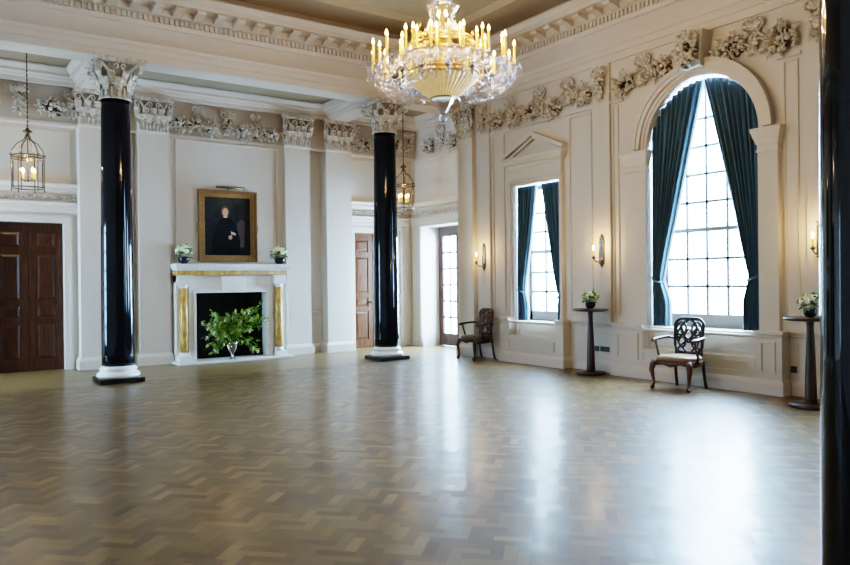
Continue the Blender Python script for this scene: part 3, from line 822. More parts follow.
for no, (y0, y1) in ((2, NA), (3, NB)):
    f = MB(); bar(f, y0, y0 + .06, .77, NZ, .035); bar(f, y1 - .06, y1, .77, NZ, .035); bar(f, y0, y1, .77, .95, .035); bar(f, y0, y1, NZ - .07, NZ, .035); bar(f, y0, y1, 2.05, 2.11, .04)
    for k in (1, 2):
        y = y0 + .06 + (y1 - y0 - .12) * k / 3; bar(f, y - .019, y + .019, .95, NZ)
    for z in (1.32, 1.69, 2.46, 2.82): bar(f, y0, y1, z - .019, z + .019)
    win = struct(f.build('window_%d' % no, M['winf']))
    p = MB(); p.add([(GX, y0 + .03, .8), (GX, y1 - .03, .8), (GX, y1 - .03, NZ - .03), (GX, y0 + .03, NZ - .03)], [(0, 1, 2, 3)]); p.build('window_pane', M['pane'], win, fix=False)
# French door in the corner recess (two leaves, deep reveal)
FX = RX + .52
fd = MB(); fd.box(FX - .03, FX + .06, 12.75, 12.82, 0, 2.83); fd.box(FX - .03, FX + .06, 14.23, 14.30, 0, 2.83); fd.box(FX - .03, FX + .06, 12.82, 14.23, 2.72, 2.83)
fdo = struct(fd.build('door_3', M['fdoor']))
for a, b_ in ((12.823, 13.523), (13.527, 14.227)):
    f = MB(); s_ = .095
    f.box(FX - .025, FX + .025, a, a + s_, 0.01, 2.72); f.box(FX - .025, FX + .025, b_ - s_, b_, .01, 2.72); f.box(FX - .025, FX + .025, a + s_, b_ - s_, .01, .30); f.box(FX - .025, FX + .025, a + s_, b_ - s_, 2.60, 2.72)
    mid = (a + b_) / 2; f.box(FX - .018, FX + .018, mid - .014, mid + .014, .30, 2.60)
    for k in range(1, 6): z = .30 + 2.30 * k / 6; f.box(FX - .018, FX + .018, a + s_, b_ - s_, z - .019, z + .019)
    lf = f.build('door_leaf', M['fdoor'], fdo)
    p = MB(); p.add([(FX, a + .05, .28), (FX, b_ - .05, .28), (FX, b_ - .05, 2.62), (FX, a + .05, 2.62)], [(0, 1, 2, 3)]); p.build('door_pane', M['pane'], lf, fix=False)
h = MB(); h.tube([(FX - .03, 13.57, 1.05), (FX - .07, 13.57, 1.05), (FX - .07, 13.67, 1.05)], .01, 8); h.build('door_handle', M['brass'], fdo)

# ------------------------------------------------------------------ curtains
def curtain(label, jamb, center, zb, ztop_fn, ztie, tiew, botw, X, folds, pw=1.1, seed=0, topgap=.035):
    t = thing('curtain', label, 'curtain', (X, jamb, zb), 0, 'teal velvet curtains')
    sg = 1 if center > jamb else -1; full = abs(center - jamb) - topgap
    nu, nv = folds * 10, 44; vs = []; fs = []; rg = random.Random(seed); ph = [rg.uniform(-.5, .5) for _ in range(folds + 2)]
    for j in range(nv + 1):
        for i in range(nu + 1):
            u = i / nu
            zt = ztop_fn(jamb + sg * (.03 + (full - .03) * u))
            v = j / nv; z = zb + (zt - zb) * (v ** .9)
            if z > ztie:
                s = (z - ztie) / (ztop_fn(center) - ztie); s = min(1, s); inner = tiew + (full - tiew) * (s ** pw)
            else:
                s = (ztie - z) / (ztie - zb); inner = tiew + (botw - tiew) * min(1, s * 2.2)
            inner = min(inner, full)
            k = int(u * folds); amp = .030 + .022 * (1 - inner / full)
            drape = 0.0
            if z > ztie: drape = .10 * u * sin(pi * min(1, (z - ztie) / .9)) * .5
            x = -amp * sin(2 * pi * folds * u + ph[k] * .6) - .012 * sin(2 * pi * folds * 2.3 * u + seed) - drape * .25
            if abs(z - ztie) < .10: x *= .55 + .45 * abs(z - ztie) / .10
            vs.append((x, sg * (.01 + inner * u), z - zb))
    for j in range(nv):
        for i in range(nu):
            a = j * (nu + 1) + i; fs.append((a, a + 1, a + nu + 2, a + nu + 1))
    m_ = MB(); m_.add(vs, fs, 0, True)
    c = m_.build('drape', M['velvet'], t); sd = c.modifiers.new('thickness', 'SOLIDIFY'); sd.thickness = .008; sd.offset = 0
    # pale lining turned out along the leading edge
    lv = []; lf = []
    for j in range(nv + 1):
        p = Vector(vs[j * (nu + 1) + nu]); q = Vector(vs[j * (nu + 1) + nu - 4])
        lv += [p + Vector((.0, 0, 0)), p + Vector((.025, sg * .028, 0)), p + Vector((.05, sg * .012, 0))]
    for j in range(nv):
        for k in range(2): lf.append((j * 3 + k, j * 3 + k + 1, j * 3 + k + 4, j * 3 + k + 3))
    l = MB(); l.add(lv, lf, 0, True); l.build('lining', M['lining'], t)
    tb = MB(); zz = ztie - zb
    tb.tube([(.03, sg * .0, zz + .05), (-.06, sg * .03, zz + .03), (-.085, sg * tiew * .5, zz - .01), (-.05, sg * (tiew + .015), zz - .04), (.04, sg * (tiew + .01), zz - .02)], .016, 8); tb.build('tieback', M['velvet'], t)
    return t
big_top = lambda y: BS + sqrt(max(0.0004, (BR - .025) ** 2 - (y - BC) ** 2)) - .01
nar_top = lambda y: NZ - .02
curtain('long teal velvet curtain of the arched window, on the side nearest the pedimented window', BW[1] - .015, BC, .81, big_top, 1.52, .14, .26, WX + .07, 9, 1.0, 1)
curtain('long teal velvet curtain of the arched window, on the side nearest the big black column', BW[0] + .015, BC, .81, big_top, 1.55, .20, .29, WX + .07, 9, 1.05, 2)
nc = sum(NA) / 2
curtain('short teal curtain of the pedimented window, on the side near the corner armchair', NA[1] - .015, nc + .09, .78, nar_top, 1.35, .12, .20, WX + .07, 6, .85, 3)
curtain('short teal curtain of the pedimented window, on the side near the pedestal table', NA[0] + .015, nc - .03, .78, nar_top, 1.25, .11, .13, WX + .07, 6, .85, 4)

# ------------------------------------------------------------------ fireplace
fp_ = thing('fireplace', 'white and yellow marble fireplace with black opening under the portrait', 'fireplace', (5.215, 14.53, 0))
def L(mb, name, m, bevel=0, par=fp_): mb.xform(Matrix.Translation((-5.215, -14.53, 0))); return mb.build(name, m, par, bevel)
m_ = MB(); m_.box(4.0, 6.36, 13.96, 14.53, 0, .05); L(m_, 'hearth_slab', M['stone'], .01)
m_ = MB()
m_.box(4.29, 4.43, 14.29, 14.53, .05, 1.50); m_.box(5.88, 6.02, 14.29, 14.53, .05, 1.50); m_.box(4.43, 5.88, 14.29, 14.53, 1.36, 1.50)
m_.box(4.37, 4.43, 14.26, 14.29, .05, 1.36); m_.box(5.88, 5.94, 14.26, 14.29, .05, 1.36); m_.box(4.37, 5.94, 14.26, 14.29, 1.36, 1.42)
m_.box(4.06, 4.29, 14.34, 14.53, .05, 1.50); m_.box(6.02, 6.28, 14.34, 14.53, .05, 1.50); L(m_, 'surround', M['stone'], .004)
m_ = MB(); m_.box(4.06, 6.28, 14.30, 14.53, 1.50, 1.71)
for a in (4.06, 6.03): m_.box(a, a + .25, 14.20, 14.53, 1.56, 1.71)
m_.box(4.93, 5.42, 14.24, 14.30, 1.40, 1.69); L(m_, 'frieze_panel', M['stone'], .005)
m_ = MB(); m_.box(4.05, 6.30, 14.19, 14.53, 1.715, 1.80); L(m_, 'coloured_band', M['siena'])
m_ = MB(); m_.box(4.03, 6.33, 14.15, 14.53, 1.80, 1.84); m_.box(4.00, 6.37, 14.10, 14.53, 1.84, 1.93); L(m_, 'mantel_shelf', M['stone'], .008)
for x in (4.185, 6.145):
    m_ = MB(); m_.lathe([(.078, .22), (.080, .5), (.076, 1.0), (.068, 1.46)], c=(x, 14.27, 0), seg=28); k = L(m_, 'marble_column', M['siena'])
    m_ = MB(); m_.box(x - .115, x + .115, 14.155, 14.385, .05, .14); m_.lathe([(.10, .14), (.108, .155), (.10, .175), (.088, .19), (.085, .22)], c=(x, 14.27, 0), seg=28); L(m_, 'column_base', M['stone'], 0)
    m_ = MB(); m_.lathe([(.068, 1.46), (.078, 1.47), (.072, 1.49), (.085, 1.53), (.095, 1.535)], c=(x, 14.27, 0), seg=28); m_.box(x - .105, x + .105, 14.165, 14.375, 1.53, 1.56); L(m_, 'column_capital', M['stone'])
m_ = MB()
m_.add([(4.43, 14.53, .0), (4.43, 14.53, 1.36), (4.68, 15.1, 1.36), (4.68, 15.1, 0), (5.75, 15.1, 0), (5.75, 15.1, 1.36), (5.88, 14.53, 1.36), (5.88, 14.53, 0)], [(0, 1, 2, 3), (3, 2, 5, 4), (4, 5, 6, 7), (1, 6, 5, 2), (0, 3, 4, 7)])
L(m_, 'firebox', M['soot'])

def andiron(label, x):
    t = thing('andiron', label, 'andiron', (x, 14.45, .05), 0, 'andirons in the fireplace')
    m_ = MB(); m_.tube([(-.14, 0, 0.012), (-.12, 0, .10), (-.05, 0, .17), (.05, 0, .17), (.12, 0, .10), (.14, 0, .012)], .012, 8); m_.build('foot', M['iron'], t)
    m_ = MB(); m_.lathe([(.02, .17), (.012, .2), (.024, .24), (.012, .28), (.028, .32), (.018, .345), (.001, .35)], seg=14); m_.build('finial', M['iron'], t)
    m_ = MB(); m_.tube([(0, .01, .15), (0, .3, .15), (0, .32, .005)], .012, 8); m_.build('log_bar', M['iron'], t)
andiron('dark iron andiron in the firebox, on the side toward the dark double doors', 4.72)
andiron('dark iron andiron in the firebox, on the side toward the single brown door', 5.72)

# big arrangement in the fireplace
def leafquad(mb, c, d, L_, W_, mat=0):
    d = Vector(d).normalized(); a = d.cross(Vector((.3, .2, 1))).normalized(); n = a.cross(d); c = Vector(c)
    vs = [c, c + d * L_ * .35 + a * W_ + n * L_ * .06, c + d * L_ * .75 + a * W_ * .7 + n * L_ * .04, c + d * L_ - n * L_ * .10, c + d * L_ * .75 - a * W_ * .7 + n * L_ * .04, c + d * L_ * .35 - a * W_ + n * L_ * .06]
    mb.add(vs, [(0, 1, 2, 3), (0, 3, 4, 5)], mat, True)
t = thing('flower_arrangement', 'large loose arrangement of green foliage and white lilies standing in the fireplace', 'flowers', (5.06, 14.05, .052))
m_ = MB(); m_.lathe([(.07, 0), (.075, .012), (.03, .03), (.022, .08), (.035, .11), (.09, .20), (.115, .30), (.12, .34), (.11, .345)], seg=24, cap=False); m_.build('vase', M['crystald'], t)
rg = random.Random(5)
stems = MB(); fol = MB(); lime = MB(); tips = []
for i in range(64):
    a = rg.uniform(0, 2 * pi); sp = rg.uniform(.1, 1) ** .7
    tip = Vector((cos(a) * .64 * sp, sin(a) * .10 * sp - .04, .36 + rg.uniform(.06, .66) * (1.08 - .55 * sp)))
    if rg.random() < .22: tip = Vector((rg.choice((-1, 1)) * rg.uniform(.2, .55), -.06 + rg.uniform(-.08, .05), rg.uniform(.12, .36)))
    if i % 7 == 3: tip = Vector((rg.uniform(.28, .66), -.05, rg.uniform(.70, 1.10)))
    if i % 9 == 4: tip = Vector((rg.uniform(-.62, -.3), -.05, rg.uniform(.60, .95)))
    root_ = Vector((cos(a) * .03, sin(a) * .03, .32)); mid = root_.lerp(tip, .5) + Vector((0, 0, .10))
    pts = [root_, root_.lerp(mid, .6), mid.lerp(tip, .4) + Vector((0, 0, .02)), tip]
    stems.tube(pts, .004, 5)
    for k in range(17):
        s = rg.uniform(.30, 1.05); b0 = root_.lerp(tip, s) + Vector((0, 0, .10 * sin(pi * min(1, s)))) + Vector([rg.uniform(-.035, .035) for _ in range(3)]); b0.y = min(b0.y, .06); b0.z = max(b0.z, .17)
        d = (tip - root_).normalized() * .6 + Vector((rg.uniform(-1, 1), rg.uniform(-1, .15), rg.uniform(-.6, .8)))
        d.y = min(d.y, .3)
        leafquad(lime if rg.random() < .42 else fol, b0, d, rg.uniform(.06, .12), rg.uniform(.016, .03))
    tips.append(tip)
stems.build('stem', M['leaf'], t); fol.build('foliage', M['leaf'], t); lime.build('young_foliage', M['leaf2'], t)
def lily(c, d, s, m):
    b_ = MB(); d = Vector(d).normalized(); a = d.cross(Vector((0, .1, 1))).normalized(); n = d.cross(a)
    for k in range(6):
        w_ = 2 * pi * k / 6; o_ = a * cos(w_) + n * sin(w_)
        leafquad(b_, Vector(c) - d * .01, o_ + d * .55, s * (1 if k % 2 else .85), s * .24)
    b_.ball(Vector(c) + d * .01, s * .16, 6, 4); b_.build('blossom', m, t)
for i, tp in enumerate(tips[:36]):
    lily(tp + Vector((0, -.03, .0)), (rg.uniform(-.6, .6), -1, rg.uniform(-.2, .7)), rg.uniform(.05, .08), M['petal'] if i % 3 != 1 else M['petalg'])

# flower bowls
def flower_bowl(label, loc, s=1.0, seed=1, mix='white'):
    t = thing('flower_bowl', label, 'flowers', loc, 0, 'small flower bowls'); rg = random.Random(seed)
    m_ = MB(); m_.lathe([(.025, 0), (.04, .006), (.062, .03), (.068, .06), (.064, .085), (.058, .088), (.054, .08)], seg=28, cap=False); m_.lathe([(.025, .0), (.001, .0005)], seg=28, cap=False)
    m_.xform(Matrix.Scale(s, 4)); m_.build('bowl', M['bowl'], t)
    f = MB()
    for i in range(80):
        a = rg.uniform(0, 2 * pi); e = rg.uniform(-.35, 1.3); d = Vector((cos(a) * cos(e), sin(a) * cos(e), sin(e)))
        leafquad(f, Vector((0, 0, .115)) * s + d * rg.uniform(.03, .085) * s, d + Vector([rg.uniform(-.5, .5) for _ in range(3)]), rg.uniform(.045, .075) * s, .018 * s)
    f.build('foliage', M['leaf'], t)
    n = 13
    for i in range(n):
        a = i * 2.4; e = .15 + 1.2 * (i / n); d = Vector((cos(a) * cos(e), sin(a) * cos(e), sin(e)))
        b_ = MB(); c = Vector((0, 0, .12)) * s + d * .085 * s
        for k in range(9):
            w_ = Vector([rg.gauss(0, 1) for _ in range(3)]).normalized(); b_.ball(c + w_ * .016 * s, .020 * s, 6, 4)
        b_.build('blossom', M['petal'] if (i % 3 and mix == 'white') or (mix == 'green' and i % 4 == 0) else M['petalg'] if i % 2 or mix == 'white' else M['leaf2'], t)
    return t
flower_bowl('small bowl of white and green flowers on the mantel end nearer the double doors', (4.20, 14.27, 1.93), 1.6, 1)
flower_bowl('small bowl of white flowers on the mantel end nearer the single brown door', (6.18, 14.27, 1.93), 1.6, 2)

# portrait
t = thing('framed_portrait', 'gilt framed dark portrait of a seated figure hanging above the fireplace', 'painting', (5.155, PY + .055, 1.98))
fr_ = MB(); W_, H_ = .605, 1.44
def molding(mb, w0, w1, z0, z1, bw, steps):
    for (a, b_, d0, d1) in steps:
        mb.prism([(-w1 + a, z0 + a), (w1 - a, z0 + a), (w1 - b_, z0 + b_), (-w1 + b_, z0 + b_)], lambda u, z, d: (u, -d, z), d0, d1)
        mb.prism([(-w1 + a, z1 - a), (w1 - a, z1 - a), (w1 - b_, z1 - b_), (-w1 + b_, z1 - b_)], lambda u, z, d: (u, -d, z), d0, d1)
        for sg in (-1, 1): mb.prism([(sg * (w1 - a), z0 + a), (sg * (w1 - b_), z0 + b_), (sg * (w1 - b_), z1 - b_), (sg * (w1 - a), z1 - a)], lambda u, z, d: (u, -d, z), d0, d1)
molding(fr_, 0, W_, 0, H_, .13, ((0, .05, 0, .075), (.05, .10, 0, .05), (.10, .135, 0, .03), (.006, .028, .075, .088)))
for sg in (-1, 1): fr_.ball((sg * W_, -.04, H_ * .47), (.03, .035, .12), 10, 8)
fr_.build('frame', M['gilt'], t)
cv = MB(); cv.box(-W_ + .12, W_ - .12, -.022, -.005, .12, H_ - .12); cvo = cv.build('canvas', M['canvas'], t)
def paint(name, m, pts, d, par): 
    b_ = MB(); b_.add([(u, -d, z) for u, z in pts], [tuple(range(len(pts)))]); b_.build(name, m, par, fix=False)
def ell(u, z, a, b_, n=18): return [(u + a * cos(2 * pi * i / n), z + b_ * sin(2 * pi * i / n)) for i in range(n)]
paint('painted_chair', M['redp'], [(.16, .30), (.34, .30), (.36, .82), (.30, .88), (.20, .80)], .0226, cvo)
paint('painted_robe', M['robe'], [(-.33, .14), (.24, .14), (.26, .42), (.20, .66), (.12, .82), (.05, .90), (-.10, .90), (-.20, .82), (-.28, .62), (-.32, .40)], .0232, cvo)
paint('painted_hair', M['hairp'], ell(-.055, 1.02, .088, .115), .0236, cvo)
paint('painted_face', M['flesh'], ell(-.05, 1.005, .060, .085), .0242, cvo)
paint('painted_collar', M['cuff'], ell(-.05, .912, .045, .016), .0244, cvo)
paint('painted_cuff', M['cuff'], [(.06, .62), (.13, .60), (.17, .57), (.16, .54), (.07, .56)], .0242, cvo)
paint('painted_hand', M['flesh'], ell(.05, .50, .04, .045), .0244, cvo)
pl = MB(); pl.tube([(-.28, -.16, H_ + .05), (.28, -.16, H_ + .05)], .022, 10); pl.tube([(0, -.02, H_ - .02), (0, -.08, H_ + .05), (0, -.16, H_ + .06)], .010, 8); pl.build('picture_light', M['brass'], t)

# ------------------------------------------------------------------ pedestal tables
def table(label, x, y):
    t = thing('pedestal_table', label, 'table', (x, y, 0), 0, 'tall round pedestal tables')
    m_ = MB(); m_.lathe([(.001, 1.025), (.24, 1.025), (.275, 1.035), (.29, 1.045), (.29, 1.062), (.28, 1.068), (.001, 1.068)], seg=48, cap=False); m_.build('tabletop', M['dwood'], t)
    m_ = MB(); m_.lathe([(.072, .05), (.070, .10), (.056, .55), (.042, .95), (.045, 1.0), (.06, 1.025)], seg=20); m_.build('pedestal', M['dwood'], t)
    m_ = MB(); m_.lathe([(.235, 0), (.24, .006), (.24, .035), (.225, .045), (.09, .052), (.075, .062)], seg=48); m_.build('base', M['dwood'], t)
TA = (8.99, 8.28); TB = (8.69, 4.545)
table('tall dark round pedestal table between the pedimented window and the arched window', *TA)
table('tall dark round pedestal table beside the near black column, under the last sconce', *TB)
flower_bowl('bowl of green flowers on the pedestal table between the two curtained windows', (TA[0], TA[1], 1.068), 1.25, 3, 'green')
flower_bowl('dark bowl of white flowers on the pedestal table beside the near black column', (TB[0], TB[1], 1.068), 1.2, 4)

# ------------------------------------------------------------------ armchairs
def armchair(label, loc, rz, seatm, wood, backm):
    t = thing('armchair', label, 'chair', loc, rz, 'carved walnut armchairs')
    # seat (front = -y)
    n = 24; out = []
    for i in range(n):
        a = 2 * pi * i / n; c_, s_ = cos(a), sin(a)
        x = (abs(c_) ** .55) * (1 if c_ > 0 else -1); y = (abs(s_) ** .55) * (1 if s_ > 0 else -1)
        wd = .30 - .055 * (y + 1) / 2; out.append((x * wd, y * .245))
    m_ = MB()
    for k, (s0, z0) in enumerate(((1.0, .395), (1.0, .43))): pass
    vs = []; fs = []
    rings = ((1.0, .405), (1.0, .44), (.96, .458), (.80, .472), (.5, .480), (.2, .483))
    for s_, z in rings: vs += [(x * s_, y * s_, z) for x, y in out]
    for r in range(len(rings) - 1):
        for i in range(n): j = (i + 1) % n; fs.append((r * n + i, r * n + j, (r + 1) * n + j, (r + 1) * n + i))
    fs.append(tuple(range((len(rings) - 1) * n, len(rings) * n))); fs.append(tuple(range(n - 1, -1, -1)))
    m_.add(vs, fs, 0, True); m_.build('seat', seatm, t)
    # rail with a shaped lower edge
    m_ = MB(); vs = []; fs = []
    for i in range(n):
        x, y = out[i]; dip = .035 * (1 + cos(x / .30 * pi * 2)) * .5
        vs += [(x * 1.03, y * 1.03, .405), (x * 1.03, y * 1.03, .335 - dip + .02), (x * .93, y * .93, .335 - dip + .02), (x * .93, y * .93, .405)]
    for i in range(n):
        j = (i + 1) % n
        for k in range(4): fs.append((i * 4 + k, j * 4 + k, j * 4 + (k + 1) % 4, i * 4 + (k + 1) % 4))
    m_.add(vs, fs, 0, True); m_.build('seat_rail', wood, t)
    for sg in (-1, 1):                                   # cabriole front legs with claw feet
        m_ = MB()
        m_.tube([(sg * .265, -.215, .40), (sg * .285, -.24, .34), (sg * .295, -.255, .27), (sg * .280, -.242, .17), (sg * .268, -.232, .09), (sg * .278, -.25, .045)], [.036, .042, .036, .024, .018, .024], 10)
        m_.ball((sg * .28, -.258, .030), (.034, .038, .030), 10, 7)
        m_.build('leg', wood, t)
    for sg in (-1, 1):
        m_ = MB(); m_.tube([(sg * .215, .215, .40), (sg * .218, .225, .28), (sg * .222, .245, .13), (sg * .228, .275, 0.0)], [.026, .023, .020, .022], 8); m_.build('leg', backm, t)
    # pierced ribbon back
    b = MB()
    def bk(u, z): return (u, .215 + .06 * (z - .45) / .6 + .03 * sin(pi * (z - .45) / .6) * -1 + .03 * (1 - (u / .26) ** 2) * 0, z)
    outl = []
    for i in range(49):
        s = i / 48; a = -pi * .5 + 2 * pi * s
        r = 1 + .085 * cos(3 * (a - pi / 2)) * (1 if sin(a) > -.5 else .4)
        ca, sa = cos(a), sin(a); sx_ = math.copysign(abs(ca) ** .62, ca); outl.append(bk(.228 * sx_ * (1 + .07 * cos(4 * a + pi)) * (1 + .06 * sa), .735 + .245 * math.copysign(abs(sa) ** .75, sa) * (1 + .03 * cos(6 * a))))
    b.tube(outl[:-1], .022, 8, closed=True)
    def cur(fn, r=.0155): b.tube([bk(*fn(i / 28)) for i in range(29)], r, 7)
    for sg in (-1, 1):
        cur(lambda s: (sg * (.03 + .17 * sin(pi * s)) * (1 - .2 * s), .50 + .47 * s))
        cur(lambda s: (sg * .17 * cos(2.6 * pi * s * .5) * (1 - .35 * s), .52 + .42 * s))
        cur(lambda s: (sg * (.20 * (1 - s) - .06 * sin(2 * pi * s)), .68 + .28 * s))
        cur(lambda s: (sg * (.12 + .075 * cos(2 * pi * s)), .83 + .09 * sin(2 * pi * s)))
        cur(lambda s: (sg * (.10 + .05 * cos(2 * pi * s)), .64 + .07 * sin(2 * pi * s)))
    cur(lambda s: (.055 * cos(2 * pi * s), .73 + .09 * sin(2 * pi * s)))
    for sg in (-1, 1): b.tube([bk(sg * .19, .42), bk(sg * .195, .50), bk(sg * .20, .60)], [.024, .021, .017], 8)
    b.tube([bk(-.20, .475), bk(0, .49), bk(.20, .475)], .019, 8)
    b.build('backrest', backm, t)
    for sg in (-1, 1):
        m_ = MB()
        m_.tube([(sg * .225, .235, .68), (sg * .275, .14, .715), (sg * .305, .0, .705), (sg * .31, -.13, .69), (sg * .305, -.19, .685), (sg * .30, -.215, .665)], [.016, .019, .021, .023, .026, .02], 9)
        a_ = m_.build('armrest', wood, t)
        m_ = MB(); m_.tube([(sg * .285, -.03, .38), (sg * .305, -.06, .46), (sg * .300, -.10, .55), (sg * .31, -.13, .68)], [.022, .018, .016, .018], 8); m_.build('arm_support', wood, a_)
    return t
armchair('carved open-back armchair with tan leather seat below the arched window', (8.74, 6.39, 0), radians(-90 + 4), M['leather'], M['chair'], M['chairblk'])
armchair('carved open-back armchair with brown seat in the corner beside the French door', (9.02, 11.29, 0), radians(-90 - 4), M['leatherd'], M['chairblk'], M['chair'])

# ------------------------------------------------------------------ wall lights
def sconce(label, y):
    t = thing('wall_sconce', label, 'wall light', (WX - .052, y, 2.02), 0, 'gilt mirror sconces')
    def ringp(a, b_, n=28): return [(a * cos(2 * pi * i / n) * (1), b_ * (1 if abs(sin(2 * pi * i / n)) > 1 else 1) * sin(2 * pi * i / n)) for i in range(n)]
    def st(a, b_, n=12):   # stadium
        r = []
        for i in range(n + 1): q = pi * i / n; r.append((a * cos(q), (b_ - a) + a * sin(q)))
        for i in range(n + 1): q = pi + pi * i / n; r.append((a * cos(q), -(b_ - a) + a * sin(q)))
        return r
    m_ = MB(); m_.prism(st(.040, .195), lambda u, z, d: (-d, u, z), .0, .012); m_.build('mirror', M['silver'], t)
    m_ = MB(); m_.tube([(-.012, u, z) for u, z in st(.046, .205)], 0.011, 8, closed=True)
    for z, s in ((.225, 1), (-.225, -1)):
        m_.ball((-.018, 0, z), (.018, .03, .028), 8, 6); m_.ball((-.018, 0, z + s * .035), .014, 8, 6)
        for sg in (-1, 1): m_.ball((-.016, sg * .035, z - s * .012), (.012, .024, .015), 8, 5)
    m_.build('frame', M['gilt'], t)
    m_ = MB(); m_.tube([(-.015, 0, -.165), (-.07, 0, -.19), (-.14, 0, -.185), (-.20, 0, -.15), (-.205, 0, -.115)], [.011, .009, .009, .009, .010], 8)
    m_.ball((-.02, 0, -.165), (.02, .03, .03), 8, 6); ar = m_.build('arm', M['gilt'], t)
    m_ = MB(); m_.lathe([(.001, -.145), (.018, -.14), (.034, -.115), (.036, -.108), (.016, -.105), (.016, -.085)], c=(-.205, 0, 0), seg=16); m_.build('drip_pan', M['gilt'], ar)
    m_ = MB(); m_.lathe([(.013, -.10), (.013, .0)], c=(-.205, 0, 0), seg=12); m_.build('candle', M['candle'], ar)
    m_ = MB(); m_.lathe([(.008, 0), (.017, .018), (.019, .035), (.012, .058), (.003, .080)], c=(-.205, 0, 0), seg=12); m_.build('bulb', M['bulb2'], ar)
    return t
sconce('gilt mirror sconce with one lit candle above the corner armchair', 11.40)
sconce('gilt mirror sconce with one lit candle above the table between the curtained windows', 8.32)
sconce('gilt mirror sconce with one lit candle partly hidden behind the near black column', 4.73)

# lanterns
def lantern(label, x, y):
    ztop = Z_AISLE; t = thing('hanging_lantern', label, 'lantern', (x, y, 3.12), 0, 'hexagonal brass lanterns')
    R = .238; n = 6; hx = lambda r, z, k, off=0: (r * cos(2 * pi * k / n + off), r * sin(2 * pi * k / n + off), z)
    m_ = MB()
    for z, r_ in ((.02, R), (.50, R), (.535, R + .015)):
        m_.tube([hx(R, z, k + q / 4) if False else (R * cos(2 * pi * (k * 4 + q) / 24), R * sin(2 * pi * (k * 4 + q) / 24), z) for k in range(6) for q in range(4)], .010 if z < .53 else .013, 6, closed=True)
    for k in range(n): m_.tube([hx(R, -.02, k), hx(R, .54, k)], .009, 6); m_.ball(hx(R, -.03, k), .014, 6, 5); m_.ball(hx(R + .01, .555, k), .02, 6, 5)
    m_.build('cage', M['brass'], t)
    m_ = MB()
    for k in range(n): m_.tube([hx(R, .54, k), hx(R * .92, .64, k), hx(R * .62, .74, k), hx(R * .25, .80, k), hx(.03, .86, k)], .009, 6)
    m_.lathe([(.03, .84), (.05, .86), (.03, .88), (.025, .91), (.07, .935), (.075, .95), (.03, .965), (.03, .985), (.012, 1.0)], seg=16); m_.build('crown', M['brass'], t)
    m_ = MB(); zz = 1.0; top = ztop - 3.12
    m_.tube([(0, 0, .995), (0, 0, top)], .008, 6); 
    while zz < top - .05: m_.ball((0, 0, zz + .03), (.014, .014, .026), 6, 4); zz += .075
    m_.lathe([(.06, top - .03), (.065, top - .01), (.06, top)], seg=16); m_.build('chain', M['brass'], t)
    m_ = MB(); m_.lathe([(R - .012, .03), (R - .012, .50)], seg=24, cap=False); m_.build('glass', M['lampglass'], t, fix=False)
    cl = MB(); cl.tube([(0, 0, .86), (0, 0, .14)], .008, 6); cl.lathe([(.02, .12), (.035, .14), (.02, .16)], seg=12)
    for k in range(4):
        a = k * pi / 2 + .5; cl.tube([(0, 0, .15), (cos(a) * .07, sin(a) * .07, .13), (cos(a) * .115, sin(a) * .115, .17)], .007, 6)
    c_ = cl.build('candle_cluster', M['brass'], t)
    for k in range(4):
        a = k * pi / 2 + .5; q = (cos(a) * .115, sin(a) * .115, 0)
        m_ = MB(); m_.lathe([(.012, .17), (.012, .27)], c=q, seg=10); m_.build('candle', M['candle'], c_)
        m_ = MB(); m_.lathe([(.007, .27), (.018, .29), (.02, .305), (.012, .33), (.002, .355)], c=q, seg=10); m_.build('bulb', M['bulb2'], c_)
    return t
lantern('brass glazed lantern with lit candles hanging in front of the dark double doors', 1.47, 13.5)
lantern('brass glazed lantern with lit candles hanging behind the column by the French door', 8.78, 13.5)

# sockets
def socket(label, y, z, w_=.15):
    X = WX
    t = thing('power_socket', label, 'socket', (X - .001, y, z), 0, 'dark wall sockets')
    m_ = MB(); m_.box(-.014, 0, -w_ / 2, w_ / 2, -.043, .043); m_.build('plate', M['socket'], t, .003)
    for sg in ((-1, 1) if w_ > .1 else (0,)):
        m_ = MB(); 
        for dy, dz in ((0, .014), (-.011, -.008), (.011, -.008)): m_.box(-.016, -.013, sg * .036 + dy - .004, sg * .036 + dy + .004, dz - .006, dz + .006)
        m_.build('socket_holes', M['pin'], t)
socket('dark wall socket low behind the table between the windows, nearer the pedimented window', 8.51, .38, .13)
socket('dark wall socket low behind the table between the windows, nearer the arched window', 8.32, .38, .19)
socket('single dark wall socket on the low wall beside the arched window pedestal', 5.115, .34, .09)
socket('dark wall socket low behind the pedestal table beside the near black column', 4.55, .32)

# ------------------------------------------------------------------ chandelier
CH = (4.92, 6.72)
ch = thing('chandelier', 'large gilt and crystal chandelier with many lit candles hanging from the ceiling', 'chandelier', (CH[0], CH[1], 3.36))
m_ = MB(); m_.lathe([(.14, .275), (.165, .285), (.22, .33), (.31, .40), (.385, .465), (.41, .49), (.41, .50), (.37, .47), (.2, .345)], seg=160, rib=.03, ribn=40, cap=False); m_.build('ribbed_bowl', M['goldglass'], ch)
m_ = MB(); m_.lathe([(.13, .262), (.155, .275), (.13, .29)], seg=32); m_.lathe([(.41, .49), (.43, .51), (.41, .53)], seg=48, cap=False); m_.build('bowl_ring', M['gold'], ch)
m_ = MB(); m_.lathe([(.13, .262), (.12, .23), (.09, .18), (.055, .13), (.03, .09), (.045, .06), (.05, .03), (.03, .0), (.001, -.02)], seg=14, smooth=False); m_.build('finial', M['crystal'], ch)
m_ = MB(); m_.lathe([(.05, .27), (.04, .6), (.10, .66), (.13, .72), (.06, .78), (.05, .9), (.11, .97), (.13, 1.02), (.05, 1.08), (.03, 1.2), (.05, 1.26), (.03, 1.32), (.03, 1.5), (.012, 1.52)], seg=24); m_.build('stem', M['gold'], ch)
